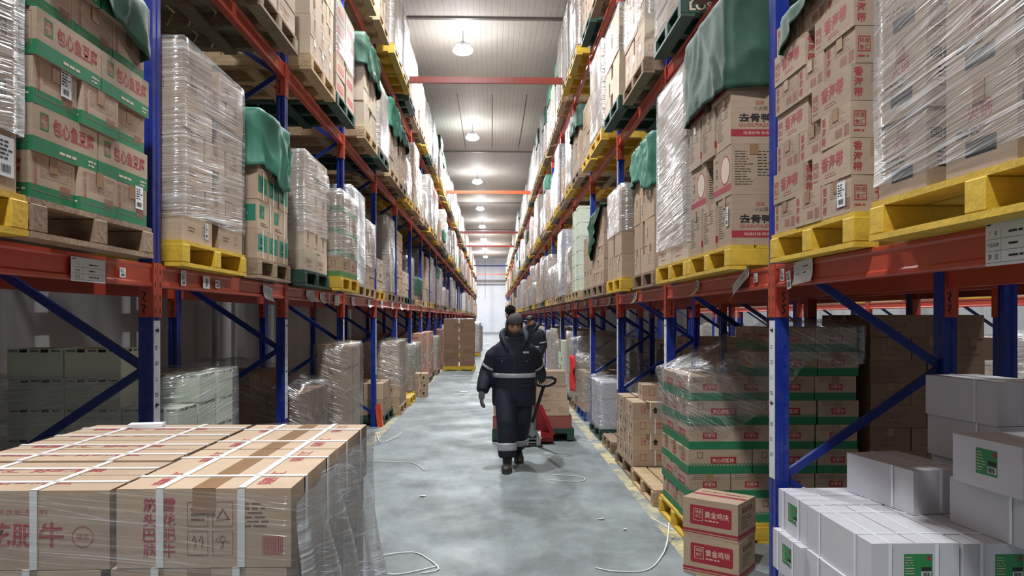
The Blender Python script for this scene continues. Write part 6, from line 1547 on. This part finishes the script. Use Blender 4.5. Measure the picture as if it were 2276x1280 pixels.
    o = obj('hood_collar', new_mesh('hood_collar', bm, [NAVY], True), root); sb = o.modifiers.new('s', 'SUBSURF'); sb.levels = 1; sb.render_levels = 1
    bm = bmesh.new(); loft(bm, [((0, -0.06, 1.36), 0.085, 0.09, (0, 0, 1)), ((0, -0.075, 1.41), 0.080, 0.092, (0, -0.1, 1)), ((0, -0.09, 1.442), 0.072, 0.088, (0, -0.15, 1))], 24); obj('neck_warmer', new_mesh('neck_warmer', bm, [COLLAR], True), root)
    # front details: zip flap, pockets, badge
    def ry(z):
        for (c0, x0, r0), (c1, x1, r1) in zip(T, T[1:]):
            if c0[2] <= z <= c1[2]: f = (z - c0[2]) / (c1[2] - c0[2]); return (x0 * (1 - f) + x1 * f, r0 * (1 - f) + r1 * f, c0[1] * (1 - f) + c1[1] * f)
        return T[-1][1], T[-1][2], -0.05
    def onfront(x, z, e): rx, r, cy = ry(z); return Vector((x, cy - r * math.sqrt(max(0.05, 1 - (x / rx) ** 2)) - e, z))
    def patch(name, x0, x1, z0, z1, e, m, th=0.004):
        b = bmesh.new(); n = 6; rows = [[b.verts.new(onfront(x0 + (x1 - x0) * i / n, z0 + (z1 - z0) * j / n, e)) for i in range(n + 1)] for j in range(n + 1)]
        for j in range(n):
            for i in range(n): b.faces.new((rows[j][i], rows[j][i + 1], rows[j + 1][i + 1], rows[j + 1][i]))
        o = obj(name, new_mesh(name, b, [m], True), root); md = o.modifiers.new('t', 'SOLIDIFY'); md.thickness = th; return o
    patch('storm_flap', -0.03, 0.03, jl + 0.03, 1.30, 0.004, NAVYT)
    for s in (-1, 1):
        patch('pocket_flap', s * 0.13 - 0.055, s * 0.13 + 0.055, 1.13, 1.175, 0.005, NAVYT); patch('pocket_flap', s * 0.13 - 0.06, s * 0.13 + 0.06, 0.86, 0.90, 0.006, NAVYT)
        b = bmesh.new(); bmesh.ops.create_uvsphere(b, u_segments=10, v_segments=6, radius=0.007, matrix=Matrix.Translation(onfront(s * 0.13, 1.142, 0.012))); obj('snap_button', new_mesh('snap_button', b, [STEEL], True), root)
    if hat:
        b = bmesh.new(); n = 6
        for i in range(3): 
            p = onfront(0.10 + 0.022 * i, 1.235, 0.010); bbox(b, p.x - 0.007, p.x + 0.007, p.y - 0.002, p.y + 0.002, p.z - 0.010, p.z + 0.010)
        obj('chest_badge', new_mesh('chest_badge', b, [PAPER]), root)['label'] = 'small white chest lettering'
    # hat
    if hat:
        b = bmesh.new(); NS, NR = 96, 16; rows = []
        for j in range(NR + 1):
            ph = (math.pi * 0.5) * j / NR; row = []
            for k in range(NS):
                a = 2 * math.pi * k / NS; rib = 1 + 0.022 * (1 if k % 2 else -1)
                front = math.sin(a) < -0.25 and abs(math.cos(a)) < 0.92
                z0 = 0.052 if front else -0.035
                r = (0.086, 0.104); zz = z0 + (0.142 - z0) * math.sin(ph)
                row.append(b.verts.new((r[0] * math.cos(a) * rib * math.cos(ph) ** 0.6, r[1] * math.sin(a) * rib * math.cos(ph) ** 0.6, zz)))
            rows.append(row)
        for j in range(NR):
            for k in range(NS): b.faces.new((rows[j][k], rows[j][(k + 1) % NS], rows[j + 1][(k + 1) % NS], rows[j + 1][k]))
        for v in b.verts: v.co = H @ v.co
        h = obj('knit_hat', new_mesh('knit_hat', b, [KNIT], True), root); md = h.modifiers.new('t', 'SOLIDIFY'); md.thickness = 0.006; md.offset = 1; h['label'] = 'ribbed grey knit hat'
        b = bmesh.new(); rr = random.Random(4); bmesh.ops.create_icosphere(b, subdivisions=4, radius=0.045, matrix=Matrix.Translation((-0.045, 0.03, 0.165)))
        for v in b.verts: v.co += (v.co - Vector((-0.045, 0.03, 0.165))).normalized() * rr.uniform(-0.012, 0.018)
        for v in b.verts: v.co = H @ v.co
        obj('pompom', new_mesh('pompom', b, [FUZZ]), h)
    else:
        b = bmesh.new(); rows = []
        for j in range(9):
            ph = math.pi * 0.5 * j / 8; rows.append([b.verts.new((0.086 * math.cos(2 * math.pi * k / 32) * math.cos(ph) ** 0.7, 0.104 * math.sin(2 * math.pi * k / 32) * math.cos(ph) ** 0.7, 0.045 + 0.085 * math.sin(ph))) for k in range(32)])
        for j in range(8):
            for k in range(32): b.faces.new((rows[j][k], rows[j][(k + 1) % 32], rows[j + 1][(k + 1) % 32], rows[j + 1][k]))
        bbox(b, -0.07, 0.07, -0.165, -0.09, 0.044, 0.052)
        for v in b.verts: v.co = H @ v.co
        obj('dark_cap', new_mesh('dark_cap', b, [HAIR], True), root)
    for k, td, pt_ in (('rleg', g['toe'][0], g['foot'][0]), ('lleg', g['toe'][1], g['foot'][1])): boots(root, g[k][2], td, pt_, k)
    for k, s in (('rarm', 1), ('larm', -1)):
        el, wr = Vector(g[k][1]), Vector(g[k][2]); glove(root, wr, g.get(k + '_dir', (wr - el)), g[k + '_palm'], g[k + '_curl'], s)
    return root
WALK = dict(rarm=((-0.185, -0.02, 1.225), (-0.285, 0.03, 1.02), (-0.345, -0.09, 0.80)), larm=((0.185, 0.0, 1.225), (0.26, 0.22, 1.05), (0.325, 0.50, 0.93)),
            rleg=((-0.09, -0.02, 0.88), (-0.085, -0.17, 0.50), (-0.075, -0.20, 0.111)), lleg=((0.09, 0.0, 0.88), (0.085, 0.02, 0.50), (0.05, 0.30, 0.165)),
            pitch=0.30, yaw=0.10, hem=0.66, toe=(-0.1, 0.15), foot=(0.0, 0.42), rarm_dir=(-0.02, -0.15, -1), rarm_palm=(1, 0.3, 0.1), rarm_curl=0.35, larm_dir=(0.1, 0.85, -0.35), larm_palm=(0.2, -0.2, -1), larm_curl=1.15)
person('worker in navy padded coverall, knit hat and reflective bands, walking and pulling a pallet truck', (0.235, 8.02, 0.0), 0.0, WALK)
STAND = dict(rarm=((-0.19, -0.02, 1.25), (-0.24, 0.03, 1.02), (-0.22, -0.10, 0.80)), larm=((0.20, -0.02, 1.28), (0.24, 0.03, 1.02), (0.22, -0.10, 0.80)),
             rleg=((-0.09, 0, 0.88), (-0.10, -0.02, 0.50), (-0.10, 0.0, 0.111)), lleg=((0.09, 0, 0.88), (0.10, -0.02, 0.50), (0.10, 0.0, 0.111)), pitch=0.2, yaw=0.0, hem=0.70, toe=(-0.1, 0.1), foot=(0, 0),
             rarm_palm=(1, 0, 0), rarm_curl=0.4, larm_palm=(-1, 0, 0), larm_curl=0.4)
person('second worker in dark cap and navy clothes, standing farther down the aisle behind the first', (0.86, 15.6, 0.0), -0.7, STAND, False)
